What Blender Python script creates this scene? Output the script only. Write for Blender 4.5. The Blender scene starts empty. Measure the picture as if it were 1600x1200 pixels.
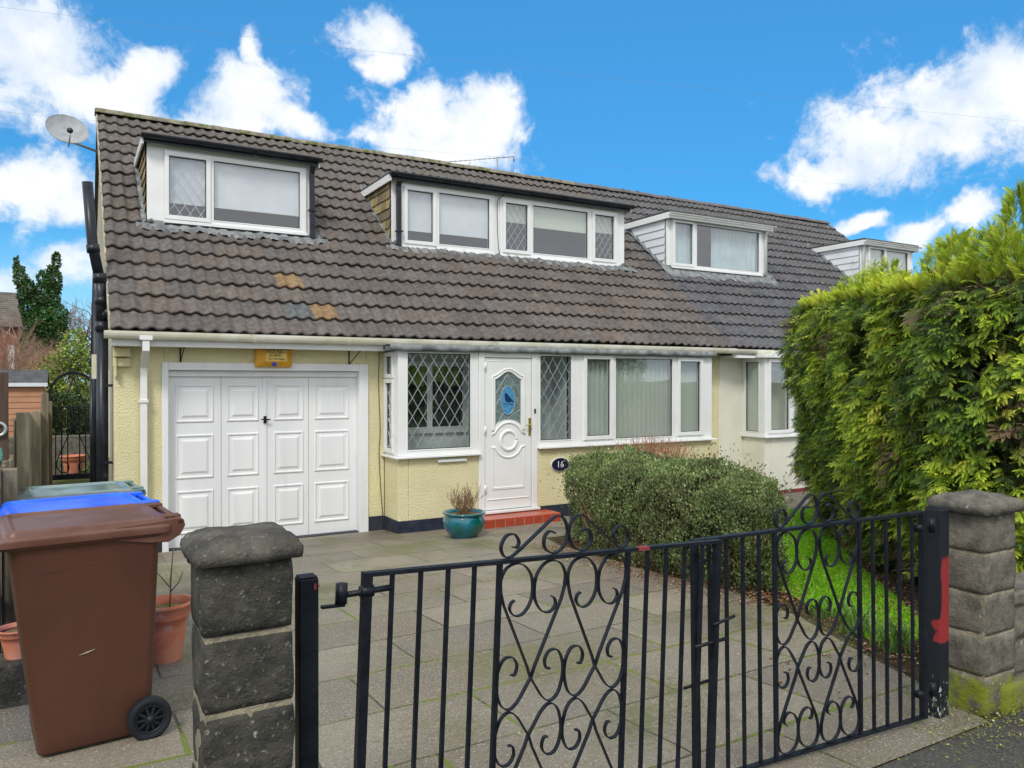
import bpy, math, random
import numpy as np
from mathutils import Vector, Matrix, noise
R = math.radians
rnd = random.Random(7)
rng = np.random.default_rng(7)
scene = bpy.context.scene
col = scene.collection

# ---------------------------------------------------------------- camera
YAW = R(60.15); SY, CY = math.sin(YAW), math.cos(YAW)
FPX, HC, HY = 1205.0, 1.97, 595.0
cam_d = bpy.data.cameras.new('camera'); cam = bpy.data.objects.new('camera', cam_d)
col.objects.link(cam); scene.camera = cam
cam_d.sensor_width = 36; cam_d.lens = 36 * FPX / 1600
cam_d.clip_end = 2000; cam_d.clip_start = .05
cam.location = (0, 0, HC)
fw = Vector((CY, SY, -math.tan(math.atan(5 / FPX)))).normalized()
cam.rotation_euler = fw.to_track_quat('-Z', 'Y').to_euler()

# ---------------------------------------------------------------- sun, sky, exposure
SUN_EL, SUN_AZ = 46, -128          # azimuth of the sun measured from +X
sd = Vector((math.cos(R(SUN_EL)) * math.cos(R(SUN_AZ)), math.cos(R(SUN_EL)) * math.sin(R(SUN_AZ)), math.sin(R(SUN_EL))))
sl = bpy.data.lights.new('sun', 'SUN'); sl.energy = 1.5; sl.angle = R(14); sl.color = (1, .96, .9)
so = bpy.data.objects.new('sun', sl); col.objects.link(so)
so.rotation_euler = sd.to_track_quat('Z', 'Y').to_euler(); so.location = (-10, -15, 20)
scene.view_settings.view_transform = 'Standard'; scene.view_settings.look = 'None'
scene.view_settings.exposure = 0.50; scene.view_settings.gamma = 1
scene.cycles.max_bounces = 8; scene.cycles.transparent_max_bounces = 12
scene.cycles.use_denoising = True

class NT:
    """small node-tree helper"""
    def __init__(s, tree): s.t = tree; s.n = tree.nodes; s.l = tree.links
    def node(s, typ, **kw):
        n = s.n.new(typ)
        for k, v in kw.items(): setattr(n, k, v)
        return n
    def put(s, sock, v):
        if isinstance(v, bpy.types.NodeSocket): s.l.new(v, sock)
        elif v is not None:
            if hasattr(sock.default_value, '__len__') and not hasattr(v, '__len__'): v = (v,) * len(sock.default_value)
            if hasattr(v, '__len__') and len(v) == 3 and len(sock.default_value) == 4: v = tuple(v) + (1,)
            sock.default_value = v
    def math(s, op, a, b=None, c=None, clamp=False):
        n = s.node('ShaderNodeMath', operation=op, use_clamp=clamp)
        s.put(n.inputs[0], a); s.put(n.inputs[1], b)
        if c is not None: s.put(n.inputs[2], c)
        return n.outputs[0]
    def vmath(s, op, a, b=None):
        n = s.node('ShaderNodeVectorMath', operation=op)
        s.put(n.inputs[0], a)
        if b is not None: s.put(n.inputs[1], b)
        return n.outputs['Value'] if op in ('DOT_PRODUCT', 'LENGTH', 'DISTANCE') else n.outputs[0]
    def mix(s, f, a, b, blend='MIX'):
        n = s.node('ShaderNodeMix', data_type='RGBA', blend_type=blend)
        s.put(n.inputs[0], f); s.put(n.inputs[6], a); s.put(n.inputs[7], b)
        return n.outputs[2]
    def noise(s, vec, scale, detail=4, rough=.55, out=0, typ='3D'):
        n = s.node('ShaderNodeTexNoise', noise_dimensions=typ)
        s.put(n.inputs['Vector'], vec); n.inputs['Scale'].default_value = scale
        n.inputs['Detail'].default_value = detail; n.inputs['Roughness'].default_value = rough
        return n.outputs[out]
    def ramp(s, v, lo, hi, a=0.0, b=1.0, smooth=True):
        n = s.node('ShaderNodeMapRange', interpolation_type='SMOOTHSTEP' if smooth else 'LINEAR')
        s.put(n.inputs[0], v); s.put(n.inputs[1], lo); s.put(n.inputs[2], hi); s.put(n.inputs[3], a); s.put(n.inputs[4], b)
        return n.outputs[0]
    def xyz(s, v):
        n = s.node('ShaderNodeSeparateXYZ'); s.put(n.inputs[0], v); return n.outputs
    def comb(s, x, y, z):
        n = s.node('ShaderNodeCombineXYZ'); s.put(n.inputs[0], x); s.put(n.inputs[1], y); s.put(n.inputs[2], z); return n.outputs[0]

def skydir(px, py):
    u = (px - 800) / FPX
    return Vector((CY + u * SY, SY - u * CY, (HY - py) / FPX)).normalized()

def build_world():
    w = bpy.data.worlds.new('World'); scene.world = w; w.use_nodes = True
    t = NT(w.node_tree); t.n.clear()
    sky = t.node('ShaderNodeTexSky', sky_type='NISHITA'); sky.sun_disc = False
    sky.sun_elevation = R(SUN_EL); sky.sun_rotation = R(90 - SUN_AZ)
    sky.air_density = 1.0; sky.dust_density = .4; sky.ozone_density = 1.5
    d = t.node('ShaderNodeTexCoord').outputs['Generated']
    x, y, z = t.xyz(d)
    base = t.mix(1.0, sky.outputs[0], t.mix(t.ramp(z, .20, .46, smooth=False), SKYLOW, SKYHIGH), 'MULTIPLY')
    # the clouds: each is an elongated patch of sky, its edge broken up by noise
    warp = t.noise(d, 5.0, 5, .6, out=1)
    wv = t.vmath('SUBTRACT', warp, (.5, .5, .5)); sc = t.node('ShaderNodeVectorMath', operation='SCALE')
    t.put(sc.inputs[0], wv); sc.inputs[3].default_value = .11
    dv = t.vmath('ADD', d, sc.outputs[0])
    C = [(40, 60, 125, 95, 0), (-60, 90, 120, 110, 0), (150, 150, 135, 50, 8), (240, 108, 62, 26, -15), (190, 128, 60, 30, -20), (385, 160, 75, 62, 20), (320, 190, 70, 40, 0),
         (405, 95, 26, 40, 0), (450, 205, 70, 28, 20), (590, 62, 60, 36, -10), (595, 110, 36, 34, 0), (700, 205, 125, 52, 4), (672, 165, 42, 36, 0),
         (765, 165, 46, 42, 0), (660, 240, 120, 34, 4), (70, 290, 125, 58, 10), (140, 330, 60, 40, 0), (30, 440, 60, 40, 0), (120, 420, 60, 40, 0),
         (1300, 262, 80, 34, -12), (1385, 225, 120, 60, 20), (1480, 185, 130, 74, 22), (1590, 145, 110, 80, 28), (1440, 235, 100, 40, 15), (1350, 341, 46, 13, 0), (1442, 362, 44, 26, 0), (1520, 350, 40, 24, 0),]
    m = None
    for (px, py, rx, ry, rot) in C:
        c = skydir(px, py); h = Vector((0, 0, 1)).cross(c).normalized() * -1; v = c.cross(h).normalized() * -1
        if v.z < 0: v = -v
        a = R(rot); h2 = h * math.cos(a) - v * math.sin(a); v2 = v * math.cos(a) + h * math.sin(a)
        k = (px - 800) / FPX; k = 1 / math.sqrt(1 + k * k)
        rel = t.vmath('SUBTRACT', dv, tuple(c))
        A = t.vmath('DOT_PRODUCT', rel, tuple(h2 * (FPX / rx / k)))
        B = t.vmath('DOT_PRODUCT', rel, tuple(v2 * (FPX / ry / k)))
        q = t.math('ADD', t.math('MULTIPLY', A, A), t.math('MULTIPLY', B, B))
        e = t.math('DIVIDE', 1.0, t.math('MULTIPLY_ADD', q, .85, 1.0))
        m = e if m is None else t.math('MAXIMUM', m, e)
    facing = t.vmath('DOT_PRODUCT', d, tuple(skydir(800, 400)))
    m = t.math('MULTIPLY', m, t.ramp(facing, .2, .4))
    n1 = t.noise(d, 11, 10, .66); n2 = t.noise(dv, 34, 6, .65)
    f = t.math('ADD', m, t.math('MULTIPLY', t.math('SUBTRACT', n1, .5), .85))
    f = t.math('ADD', f, t.math('MULTIPLY', t.math('SUBTRACT', n2, .5), .75))
    mask = t.ramp(f, .45, .82)
    # unseen broken cloud overhead and behind, added as bright neutral fill light
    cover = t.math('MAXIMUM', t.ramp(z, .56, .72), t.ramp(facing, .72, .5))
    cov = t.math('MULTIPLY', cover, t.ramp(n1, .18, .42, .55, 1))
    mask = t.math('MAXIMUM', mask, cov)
    shade = t.ramp(t.math('ADD', t.math('MULTIPLY', f, .55), t.noise(t.vmath('ADD', d, (0, 0, .03)), 12, 6, .6)), .72, 1.12)
    cc = t.mix(shade, (CLOUD * .70, CLOUD * .80, CLOUD * .93, 1), (CLOUD * 1.0, CLOUD * 1.01, CLOUD * 1.03, 1))
    c2 = t.mix(cover, cc, (FILL_COVER * .97, FILL_COVER * .99, FILL_COVER * 1.03, 1))
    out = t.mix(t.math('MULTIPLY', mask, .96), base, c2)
    # pale whitish air close to the horizon
    hz = t.ramp(z, .20, .0, 0, .6)
    out = t.mix(hz, out, (4.6, 6.4, 8.2, 1))
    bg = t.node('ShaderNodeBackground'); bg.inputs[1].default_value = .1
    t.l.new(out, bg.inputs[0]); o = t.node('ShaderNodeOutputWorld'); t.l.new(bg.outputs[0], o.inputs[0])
SKYLOW = (.21, .71, 1.02, 1); SKYHIGH = (.37, 1.12, 1.46, 1); CLOUD = 7.6; FILL_COVER = 9.0
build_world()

# ---------------------------------------------------------------- materials
MT = {}
def mat(name, base, rough=.6, spec=.5, metal=0, var=None, vscale=3, bump=0, bscale=60, attr=None, coat=0, grime=None, gscale=1.5, glo=.45, ghi=.7, stretch=None, detail=5, trans=0):
    m = bpy.data.materials.new(name); m.use_nodes = True
    t = NT(m.node_tree); b = t.n['Principled BSDF']
    co = t.node('ShaderNodeTexCoord').outputs['Object']
    if stretch: co = t.vmath('MULTIPLY', co, stretch)
    c = tuple(base) + (1,)
    if attr:
        a = t.node('ShaderNodeAttribute', attribute_name=attr).outputs['Color']
        c = t.mix(1.0, a, c, 'MULTIPLY')
    if var is not None:
        n = t.noise(co, vscale, detail)
        v = tuple(var) + (1,)
        if attr: v = t.mix(1.0, t.node('ShaderNodeAttribute', attribute_name=attr).outputs['Color'], v, 'MULTIPLY')
        c = t.mix(t.ramp(n, .35, .65), c, v)
    if grime is not None:
        n = t.noise(t.vmath('ADD', co, (7, 3, 1)), gscale, 8, .62)
        c = t.mix(t.ramp(n, glo, ghi), c, tuple(grime) + (1,))
    t.put(b.inputs['Base Color'], c)
    b.inputs['Roughness'].default_value = rough; b.inputs['Specular IOR Level'].default_value = spec
    b.inputs['Metallic'].default_value = metal; b.inputs['Coat Weight'].default_value = coat
    if bump:
        bn = t.node('ShaderNodeBump'); bn.inputs['Strength'].default_value = 1; bn.inputs['Distance'].default_value = bump
        t.put(bn.inputs['Height'], t.noise(co, bscale, 4, .6)); t.l.new(bn.outputs[0], b.inputs['Normal'])
    if trans:
        ms = t.node('ShaderNodeMixShader'); tr = t.node('ShaderNodeBsdfTranslucent'); ms.inputs[0].default_value = trans
        t.put(tr.inputs[0], c); t.l.new(b.outputs[0], ms.inputs[1]); t.l.new(tr.outputs[0], ms.inputs[2])
        t.l.new(ms.outputs[0], t.n['Material Output'].inputs[0])
    MT[name] = m
    return m

mat('yellow_render', (.76, .70, .43), .9, .2, var=(.70, .64, .38), vscale=2, bump=.018, bscale=46, grime=(.52, .48, .30), gscale=1.1, glo=.56, ghi=.80)
mat('yellow_smooth', (.66, .60, .33), .8, .2, var=(.58, .53, .30), vscale=3, bump=.003, bscale=50)
mat('cream_render', (.78, .77, .65), .9, .2, var=(.72, .71, .60), vscale=2, bump=.016, bscale=44)
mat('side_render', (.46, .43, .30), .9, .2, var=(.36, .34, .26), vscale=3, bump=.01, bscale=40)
mat('plinth_paint', (.012, .018, .04), .55, .4, var=(.03, .035, .05), vscale=6, bump=.004, bscale=50, grime=(.12, .12, .11), gscale=5, glo=.6, ghi=.8)
mat('red_plinth', (.25, .03, .04), .6, .4, var=(.14, .03, .03), vscale=8)
mat('upvc', (.80, .81, .80), .32, .5, var=(.74, .75, .73), vscale=1.6, grime=(.60, .60, .55), gscale=3, glo=.62, ghi=.85)
mat('cream_upvc', (.76, .75, .66), .35, .5, var=(.62, .60, .45), vscale=2.5, grime=(.36, .34, .22), gscale=3.5, glo=.55, ghi=.75)
mat('white_paint', (.80, .81, .81), .42, .4, var=(.73, .74, .75), vscale=1.2, grime=(.70, .70, .68), gscale=3.5, glo=.56, ghi=.8, stretch=(2.2, 1, .35), bump=.0006, bscale=40)
mat('black_plastic', (.008, .011, .017), .35, .35, var=(.018, .022, .03), vscale=7, grime=(.14, .15, .16), gscale=6, glo=.62, ghi=.78)
mat('iron', (.005, .007, .011), .42, .22, var=(.010, .013, .019), vscale=20, bump=.0008, bscale=150, grime=(.10, .045, .03), gscale=9, glo=.66, ghi=.74)
mat('lead', (.12, .13, .14), .65, .3, var=(.24, .255, .25), vscale=7, bump=.006, bscale=18, grime=(.08, .09, .10), gscale=6, glo=.5, ghi=.72, detail=8)
mat('felt', (.05, .055, .06), .8, .3, var=(.09, .09, .09), vscale=5)
mat('roof_tile', (1, 1, 1), .85, .25, attr='Col', var=(.68, .66, .66), vscale=14, bump=.006, bscale=110, grime=(.21, .21, .15), gscale=5, glo=.60, ghi=.80)
mat('ridge_tile', (.17, .15, .12), .95, .2, var=(.27, .25, .18), vscale=9, bump=.015, bscale=30, grime=(.10, .13, .03), gscale=7, glo=.52, ghi=.62)
mat('ridge_clean', (.15, .15, .155), .85, .3, var=(.13, .13, .13), vscale=7, bump=.004, bscale=60)
mat('mortar', (.42, .38, .30), .95, .1, var=(.30, .27, .20), vscale=12, bump=.01, bscale=40)
mat('hung_tile', (1, 1, 1), .85, .25, attr='Col', var=(.8, .78, .74), vscale=12, bump=.003, bscale=90)
mat('shiplap', (.72, .76, .78), .4, .5, var=(.66, .70, .73), vscale=2, grime=(.45, .47, .46), gscale=3, glo=.6, ghi=.8)
mat('leading', (.42, .46, .50), .45, .5, metal=.5)
mat('blind_white', (.88, .88, .93), .8, .2, var=(.75, .75, .80), vscale=1.5)
mat('blind_cream', (.70, .72, .62), .8, .2)
mat('blind_vertical', (.80, .84, .76), .85, .2, var=(.74, .79, .71), vscale=2, trans=.25)
mat('curtain', (.62, .72, .74), .85, .2, var=(.52, .62, .66), vscale=3)
mat('net', (.30, .36, .36), .9, .1)
mat('dark_room', (.07, .08, .105), .9, .1, var=(.10, .11, .13), vscale=1)  # interior darkness and reflected sky blue put into the panel colour
mat('inner_wall', (.78, .82, .82), .8, .2, var=(.70, .75, .75), vscale=2)
mat('lime', (.32, .46, .05), .8, .2, var=(.45, .55, .2), vscale=6)
mat('brass', (.62, .48, .16), .28, .5, metal=.8)
mat('steel', (.45, .46, .47), .35, .5, metal=.7)
mat('red_tile', (.42, .065, .03), .28, .5, var=(.34, .05, .025), vscale=5, grime=(.2, .07, .05), gscale=7, glo=.6, ghi=.8)
mat('alarm_yellow', (.72, .36, .01), .4, .5, var=(.6, .3, .01), vscale=9)
mat('alarm_label', (.80, .58, .16), .5, .4)
mat('ink', (.02, .01, .01), .5, .3)
mat('blue_lens', (.03, .05, .55), .15, .5)
mat('plaque', (.008, .012, .05), .25, .5, coat=.5)
mat('plaque_white', (.8, .8, .8), .4)
mat('terracotta', (.52, .16, .08), .75, .3, var=(.60, .26, .17), vscale=5, grime=(.55, .42, .34), gscale=6, glo=.55, ghi=.75)
mat('soil', (.045, .032, .022), .95, .1, var=(.09, .06, .035), vscale=20, bump=.02, bscale=40, grime=(.06, .09, .015), gscale=3, glo=.52, ghi=.66)
mat('compost', (.28, .20, .09), .95, .1, var=(.12, .09, .04), vscale=30, bump=.01, bscale=60)
mat('twig', (.20, .13, .075), .85, .2, var=(.30, .20, .12), vscale=20)
mat('red_twig', (.38, .16, .10), .8, .2, var=(.48, .25, .16), vscale=20)
mat('bare_wood', (.22, .15, .12), .9, .1, var=(.32, .24, .19), vscale=8)
mat('ivy_leaf', (1, 1, 1), .45, .4, attr='Col', trans=.15)
mat('leaf', (1, 1, 1), .5, .35, attr='Col', trans=.2)
mat('conifer_leaf', (1, 1, 1), .55, .3, attr='Col', trans=.25)
mat('grass_blade', (1, 1, 1), .6, .3, attr='Col', trans=.3)
mat('red_bark', (.30, .17, .13), .9, .1, var=(.40, .26, .20), vscale=6)
mat('tan_bark', (.42, .28, .14), .9, .1, var=(.50, .36, .20), vscale=6)
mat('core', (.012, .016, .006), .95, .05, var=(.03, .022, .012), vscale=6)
mat('weathered_wood', (.26, .22, .15), .9, .15, var=(.15, .13, .09), vscale=3, stretch=(6, 6, .8), bump=.004, bscale=30, grime=(.20, .24, .10), gscale=1.2, glo=.55, ghi=.75)
mat('dark_wood', (.10, .065, .045), .8, .2, var=(.065, .045, .035), vscale=3, stretch=(8, 8, .6), bump=.002, bscale=30)
mat('shed_wood', (.50, .26, .155), .8, .2, var=(.42, .22, .13), vscale=4)
mat('brown_bin', (.085, .031, .018), .45, .4, var=(.070, .027, .016), vscale=3, bump=.0006, bscale=200, grime=(.22, .12, .09), gscale=22, glo=.71, ghi=.74)
mat('brown_lid', (.105, .042, .027), .40, .35, var=(.14, .068, .05), vscale=4, grime=(.09, .04, .03), gscale=5, glo=.55, ghi=.75)
mat('blue_bin', (.005, .09, .75), .3, .5, var=(.01, .14, .85), vscale=6)
mat('grey_bin', (.06, .075, .09), .22, .6, var=(.10, .12, .14), vscale=4)
mat('green_bin', (.10, .17, .16), .22, .6, var=(.20, .28, .28), vscale=4)
mat('rubber', (.010, .012, .016), .7, .25, var=(.016, .018, .022), vscale=10)
mat('hub', (.012, .015, .02), .5, .3)
mat('glaze', (.002, .13, .20), .12, .6, var=(.002, .09, .07), vscale=5, coat=.6, grime=(.004, .20, .32), gscale=4, glo=.5, ghi=.7)
mat('dish_grey', (.34, .36, .37), .6, .4, var=(.26, .28, .28), vscale=9)
mat('brick', (.22, .09, .06), .9, .2, var=(.3, .14, .1), vscale=3)
mat('far_roof', (.10, .09, .08), .9, .2, var=(.16, .14, .12), vscale=2)
mat('wire', (.22, .26, .30), .6)
mat('rag_blue', (.02, .10, .7), .5); mat('rag_green', (.1, .45, .35), .5)
mat('dead_leaf', (1, 1, 1), .8, .2, attr='Col')
mat('door_glass', (.10, .15, .145), .12, .6, var=(.20, .26, .25), vscale=30, bump=.003, bscale=90)
mat('blue_glass', (.05, .22, .42), .2, .6, var=(.10, .32, .52), vscale=40, bump=.002, bscale=90)
mat('bird', (.01, .035, .11), .3)

def glass_mat():
    m = bpy.data.materials.new('glass'); m.use_nodes = True; t = NT(m.node_tree); t.n.clear()
    fr = t.node('ShaderNodeFresnel'); fr.inputs[0].default_value = 1.5
    gl = t.node('ShaderNodeBsdfGlossy'); gl.inputs['Roughness'].default_value = .01
    co = t.node('ShaderNodeTexCoord').outputs['Object']
    bn = t.node('ShaderNodeBump'); bn.inputs['Distance'].default_value = .0025; t.put(bn.inputs['Height'], t.noise(co, 1.6, 1)); t.l.new(bn.outputs[0], gl.inputs['Normal'])
    tr = t.node('ShaderNodeBsdfTransparent'); tr.inputs[0].default_value = (.93, .95, .95, 1)
    mx = t.node('ShaderNodeMixShader'); back = t.node('ShaderNodeNewGeometry').outputs['Backfacing']; f = t.math('MULTIPLY', t.math('MULTIPLY_ADD', fr.outputs[0], 3.0, .05, clamp=True), t.math('SUBTRACT', 1.0, back))
    t.put(mx.inputs[0], f); t.l.new(tr.outputs[0], mx.inputs[1]); t.l.new(gl.outputs[0], mx.inputs[2])
    o = t.node('ShaderNodeOutputMaterial'); t.l.new(mx.outputs[0], o.inputs[0]); MT['glass'] = m
glass_mat()

def stone_mat(name, a, b, moss, gl):
    m = bpy.data.materials.new(name); m.use_nodes = True; t = NT(m.node_tree); bs = t.n['Principled BSDF']
    co = t.node('ShaderNodeTexCoord').outputs['Object']
    c = t.mix(t.ramp(t.noise(co, 9, 8, .65), .32, .68), a + (1,), b + (1,))
    c = t.mix(t.ramp(t.noise(co, 70, 3, .7), .60, .75, 0, .5), c, (.42, .41, .36, 1))
    c = t.mix(t.ramp(t.noise(t.vmath('ADD', co, (3, 9, 5)), 24, 2), .69, .74, 0, .6), c, (.40, .42, .32, 1))
    z = t.xyz(co)[2]
    low = t.ramp(z, .35, .05, -.10, gl)
    mm = t.math('ADD', t.noise(t.vmath('ADD', co, (1, 5, 2)), 6, 6, .6), low)
    c = t.mix(t.ramp(mm, .60, .78), c, moss + (1,))
    t.put(bs.inputs['Base Color'], c); bs.inputs['Roughness'].default_value = .95; bs.inputs['Specular IOR Level'].default_value = .15
    bn = t.node('ShaderNodeBump'); bn.inputs['Distance'].default_value = .014
    t.put(bn.inputs['Height'], t.math('ADD', t.noise(co, 26, 8, .6), t.math('MULTIPLY', t.noise(co, 140, 3), .35)))
    t.l.new(bn.outputs[0], bs.inputs['Normal']); MT[name] = m
stone_mat('dark_stone', (.028, .028, .025), (.085, .080, .065), (.10, .11, .03), .02)
stone_mat('grey_stone', (.085, .080, .064), (.19, .175, .14), (.17, .20, .025), .27)
stone_mat('cap_stone', (.075, .072, .062), (.19, .175, .145), (.17, .17, .06), 0)
stone_mat('dark_cap', (.050, .048, .043), (.13, .12, .10), (.10, .11, .04), 0)
stone_mat('pale_mortar', (.20, .18, .13), (.33, .29, .20), (.16, .16, .05), 0)

def paving_mat():
    m = bpy.data.materials.new('paving'); m.use_nodes = True; t = NT(m.node_tree); bs = t.n['Principled BSDF']
    co = t.node('ShaderNodeTexCoord').outputs['Object']
    wob = t.node('ShaderNodeVectorMath', operation='SCALE'); t.put(wob.inputs[0], t.vmath('SUBTRACT', t.noise(co, 3, 3, out=1), (.5, .5, .5))); wob.inputs[3].default_value = .03
    cw = t.vmath('ADD', co, wob.outputs[0])
    def brick(v):
        n = t.node('ShaderNodeTexBrick'); t.put(n.inputs['Vector'], v); n.offset = .5; n.squash = 1.0
        n.inputs['Scale'].default_value = 1; n.inputs['Brick Width'].default_value = .90; n.inputs['Row Height'].default_value = .60
        n.inputs['Mortar Size'].default_value = .007; n.inputs['Mortar Smooth'].default_value = .1; n.inputs['Bias'].default_value = 0
        n.inputs['Color1'].default_value = (0, 0, 0, 1); n.inputs['Color2'].default_value = (1, 1, 1, 1); n.inputs['Mortar'].default_value = (.5, .5, .5, 1)
        return n
    br = brick(cw); tone = br.outputs[0]; joint = br.outputs[1]
    c = t.mix(t.xyz(tone)[0], (.158, .138, .105, 1), (.280, .248, .185, 1))
    c = t.mix(t.ramp(t.noise(co, .8, 5), .42, .68), c, (.185, .155, .112, 1))
    c = t.mix(t.ramp(t.noise(co, 2.4, 7, .65), .5, .75, 0, .7), c, (.135, .138, .120, 1))
    c = t.mix(t.ramp(t.noise(co, 95, 3, .85), .56, .66, 0, .85), c, (.60, .56, .47, 1))
    c = t.mix(t.ramp(t.noise(co, 80, 3, .85), .44, .34, 0, .85), c, (.075, .065, .050, 1))
    wide = t.node('ShaderNodeTexBrick')
    b2 = brick(cw); b2.inputs['Mortar Size'].default_value = .020; b2.inputs['Mortar Smooth'].default_value = .6
    c = t.mix(t.math('MULTIPLY', joint, t.ramp(t.noise(t.vmath('ADD', co, (4, 4, 0)), 2.5, 3), .3, .5, .25, .85)), c, (.045, .038, .028, 1))
    mossn = t.ramp(t.math('ADD', t.noise(t.vmath('ADD', co, (9, 2, 0)), 1.1, 3), t.math('MULTIPLY', t.math('SUBTRACT', t.noise(co, 22, 4, .7), .5), .8)), .48, .60)
    c = t.mix(t.math('MULTIPLY', b2.outputs[1], mossn), c, (.15, .19, .03, 1))
    # loose moss patches away from the joints
    mp = t.ramp(t.math('ADD', t.noise(t.vmath('ADD', co, (2, 8, 0)), .9, 2), t.math('MULTIPLY', t.math('SUBTRACT', t.noise(co, 30, 5, .75), .5), .8)), .54, .72, 0, .8)
    c = t.mix(mp, c, (.13, .14, .045, 1))
    c = t.mix(t.ramp(t.noise(t.vmath('ADD', co, (5, 1, 0)), .55, 6, .65), .50, .70, 0, .45), c, (.07, .062, .05, 1))
    t.put(bs.inputs['Base Color'], c)
    t.put(bs.inputs['Roughness'], t.ramp(t.noise(co, 1.2, 4), .4, .65, .45, .8)); bs.inputs['Specular IOR Level'].default_value = .4
    bn = t.node('ShaderNodeBump'); bn.inputs['Distance'].default_value = .006
    h = t.math('SUBTRACT', t.noise(co, 120, 3, .7), t.math('MULTIPLY', joint, 1.6)); h = t.math('ADD', h, t.math('MULTIPLY', t.xyz(tone)[0], .6))
    t.put(bn.inputs['Height'], h); t.l.new(bn.outputs[0], bs.inputs['Normal']); MT['paving'] = m
paving_mat()

def asphalt_mat():
    m = bpy.data.materials.new('asphalt'); m.use_nodes = True; t = NT(m.node_tree); bs = t.n['Principled BSDF']
    co = t.node('ShaderNodeTexCoord').outputs['Object']
    c = t.mix(t.ramp(t.noise(co, 90, 3, .8), .4, .7), (.035, .034, .033, 1), (.10, .095, .085, 1))
    c = t.mix(t.ramp(t.noise(co, 3.2, 8, .75), .50, .66), c, (.085, .10, .025, 1))
    t.put(bs.inputs['Base Color'], c); bs.inputs['Roughness'].default_value = .85
    bn = t.node('ShaderNodeBump'); bn.inputs['Distance'].default_value = .008; t.put(bn.inputs['Height'], t.noise(co, 90, 3, .7)); t.l.new(bn.outputs[0], bs.inputs['Normal']); MT['asphalt'] = m
asphalt_mat()
mat('ground_soil', (.06, .05, .035), .95, .1, var=(.09, .10, .03), vscale=1, bump=.02, bscale=20)
mat('lawn_base', (.10, .26, .012), .9, .1, var=(.11, .20, .02), vscale=4)

def post_mat():
    m = bpy.data.materials.new('post_paint'); m.use_nodes = True; t = NT(m.node_tree); bs = t.n['Principled BSDF']
    co = t.node('ShaderNodeTexCoord').outputs['Object']; x, y, z = t.xyz(co)
    zz = t.math('ADD', z, t.math('MULTIPLY', t.noise(co, 14, 2), .05)); xx = t.math('ADD', x, t.math('MULTIPLY', t.math('SUBTRACT', t.noise(co, 5, 2), .5), .12))
    a = t.math('MULTIPLY', t.ramp(zz, .405, .412), t.ramp(zz, .80, .77)); a = t.math('MULTIPLY', a, t.ramp(t.math('SUBTRACT', xx, t.math('MULTIPLY', z, .06)), -.060, -.055))
    c = t.mix(a, (.006, .009, .015, 1), (.26, .020, .024, 1))
    w = t.math('MULTIPLY', t.ramp(t.noise(t.vmath('MULTIPLY', co, (1, 1, .4)), 55, 3), .60, .64), t.ramp(z, .24, .16))
    c = t.mix(w, c, (.45, .46, .42, 1)); c = t.mix(t.math('MULTIPLY', t.ramp(t.noise(co, 30, 3), .55, .6), t.ramp(z, .2, .05)), c, (.05, .09, .04, 1))
    t.put(bs.inputs['Base Color'], c); bs.inputs['Roughness'].default_value = .4; MT['post_paint'] = m
post_mat()

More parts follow.
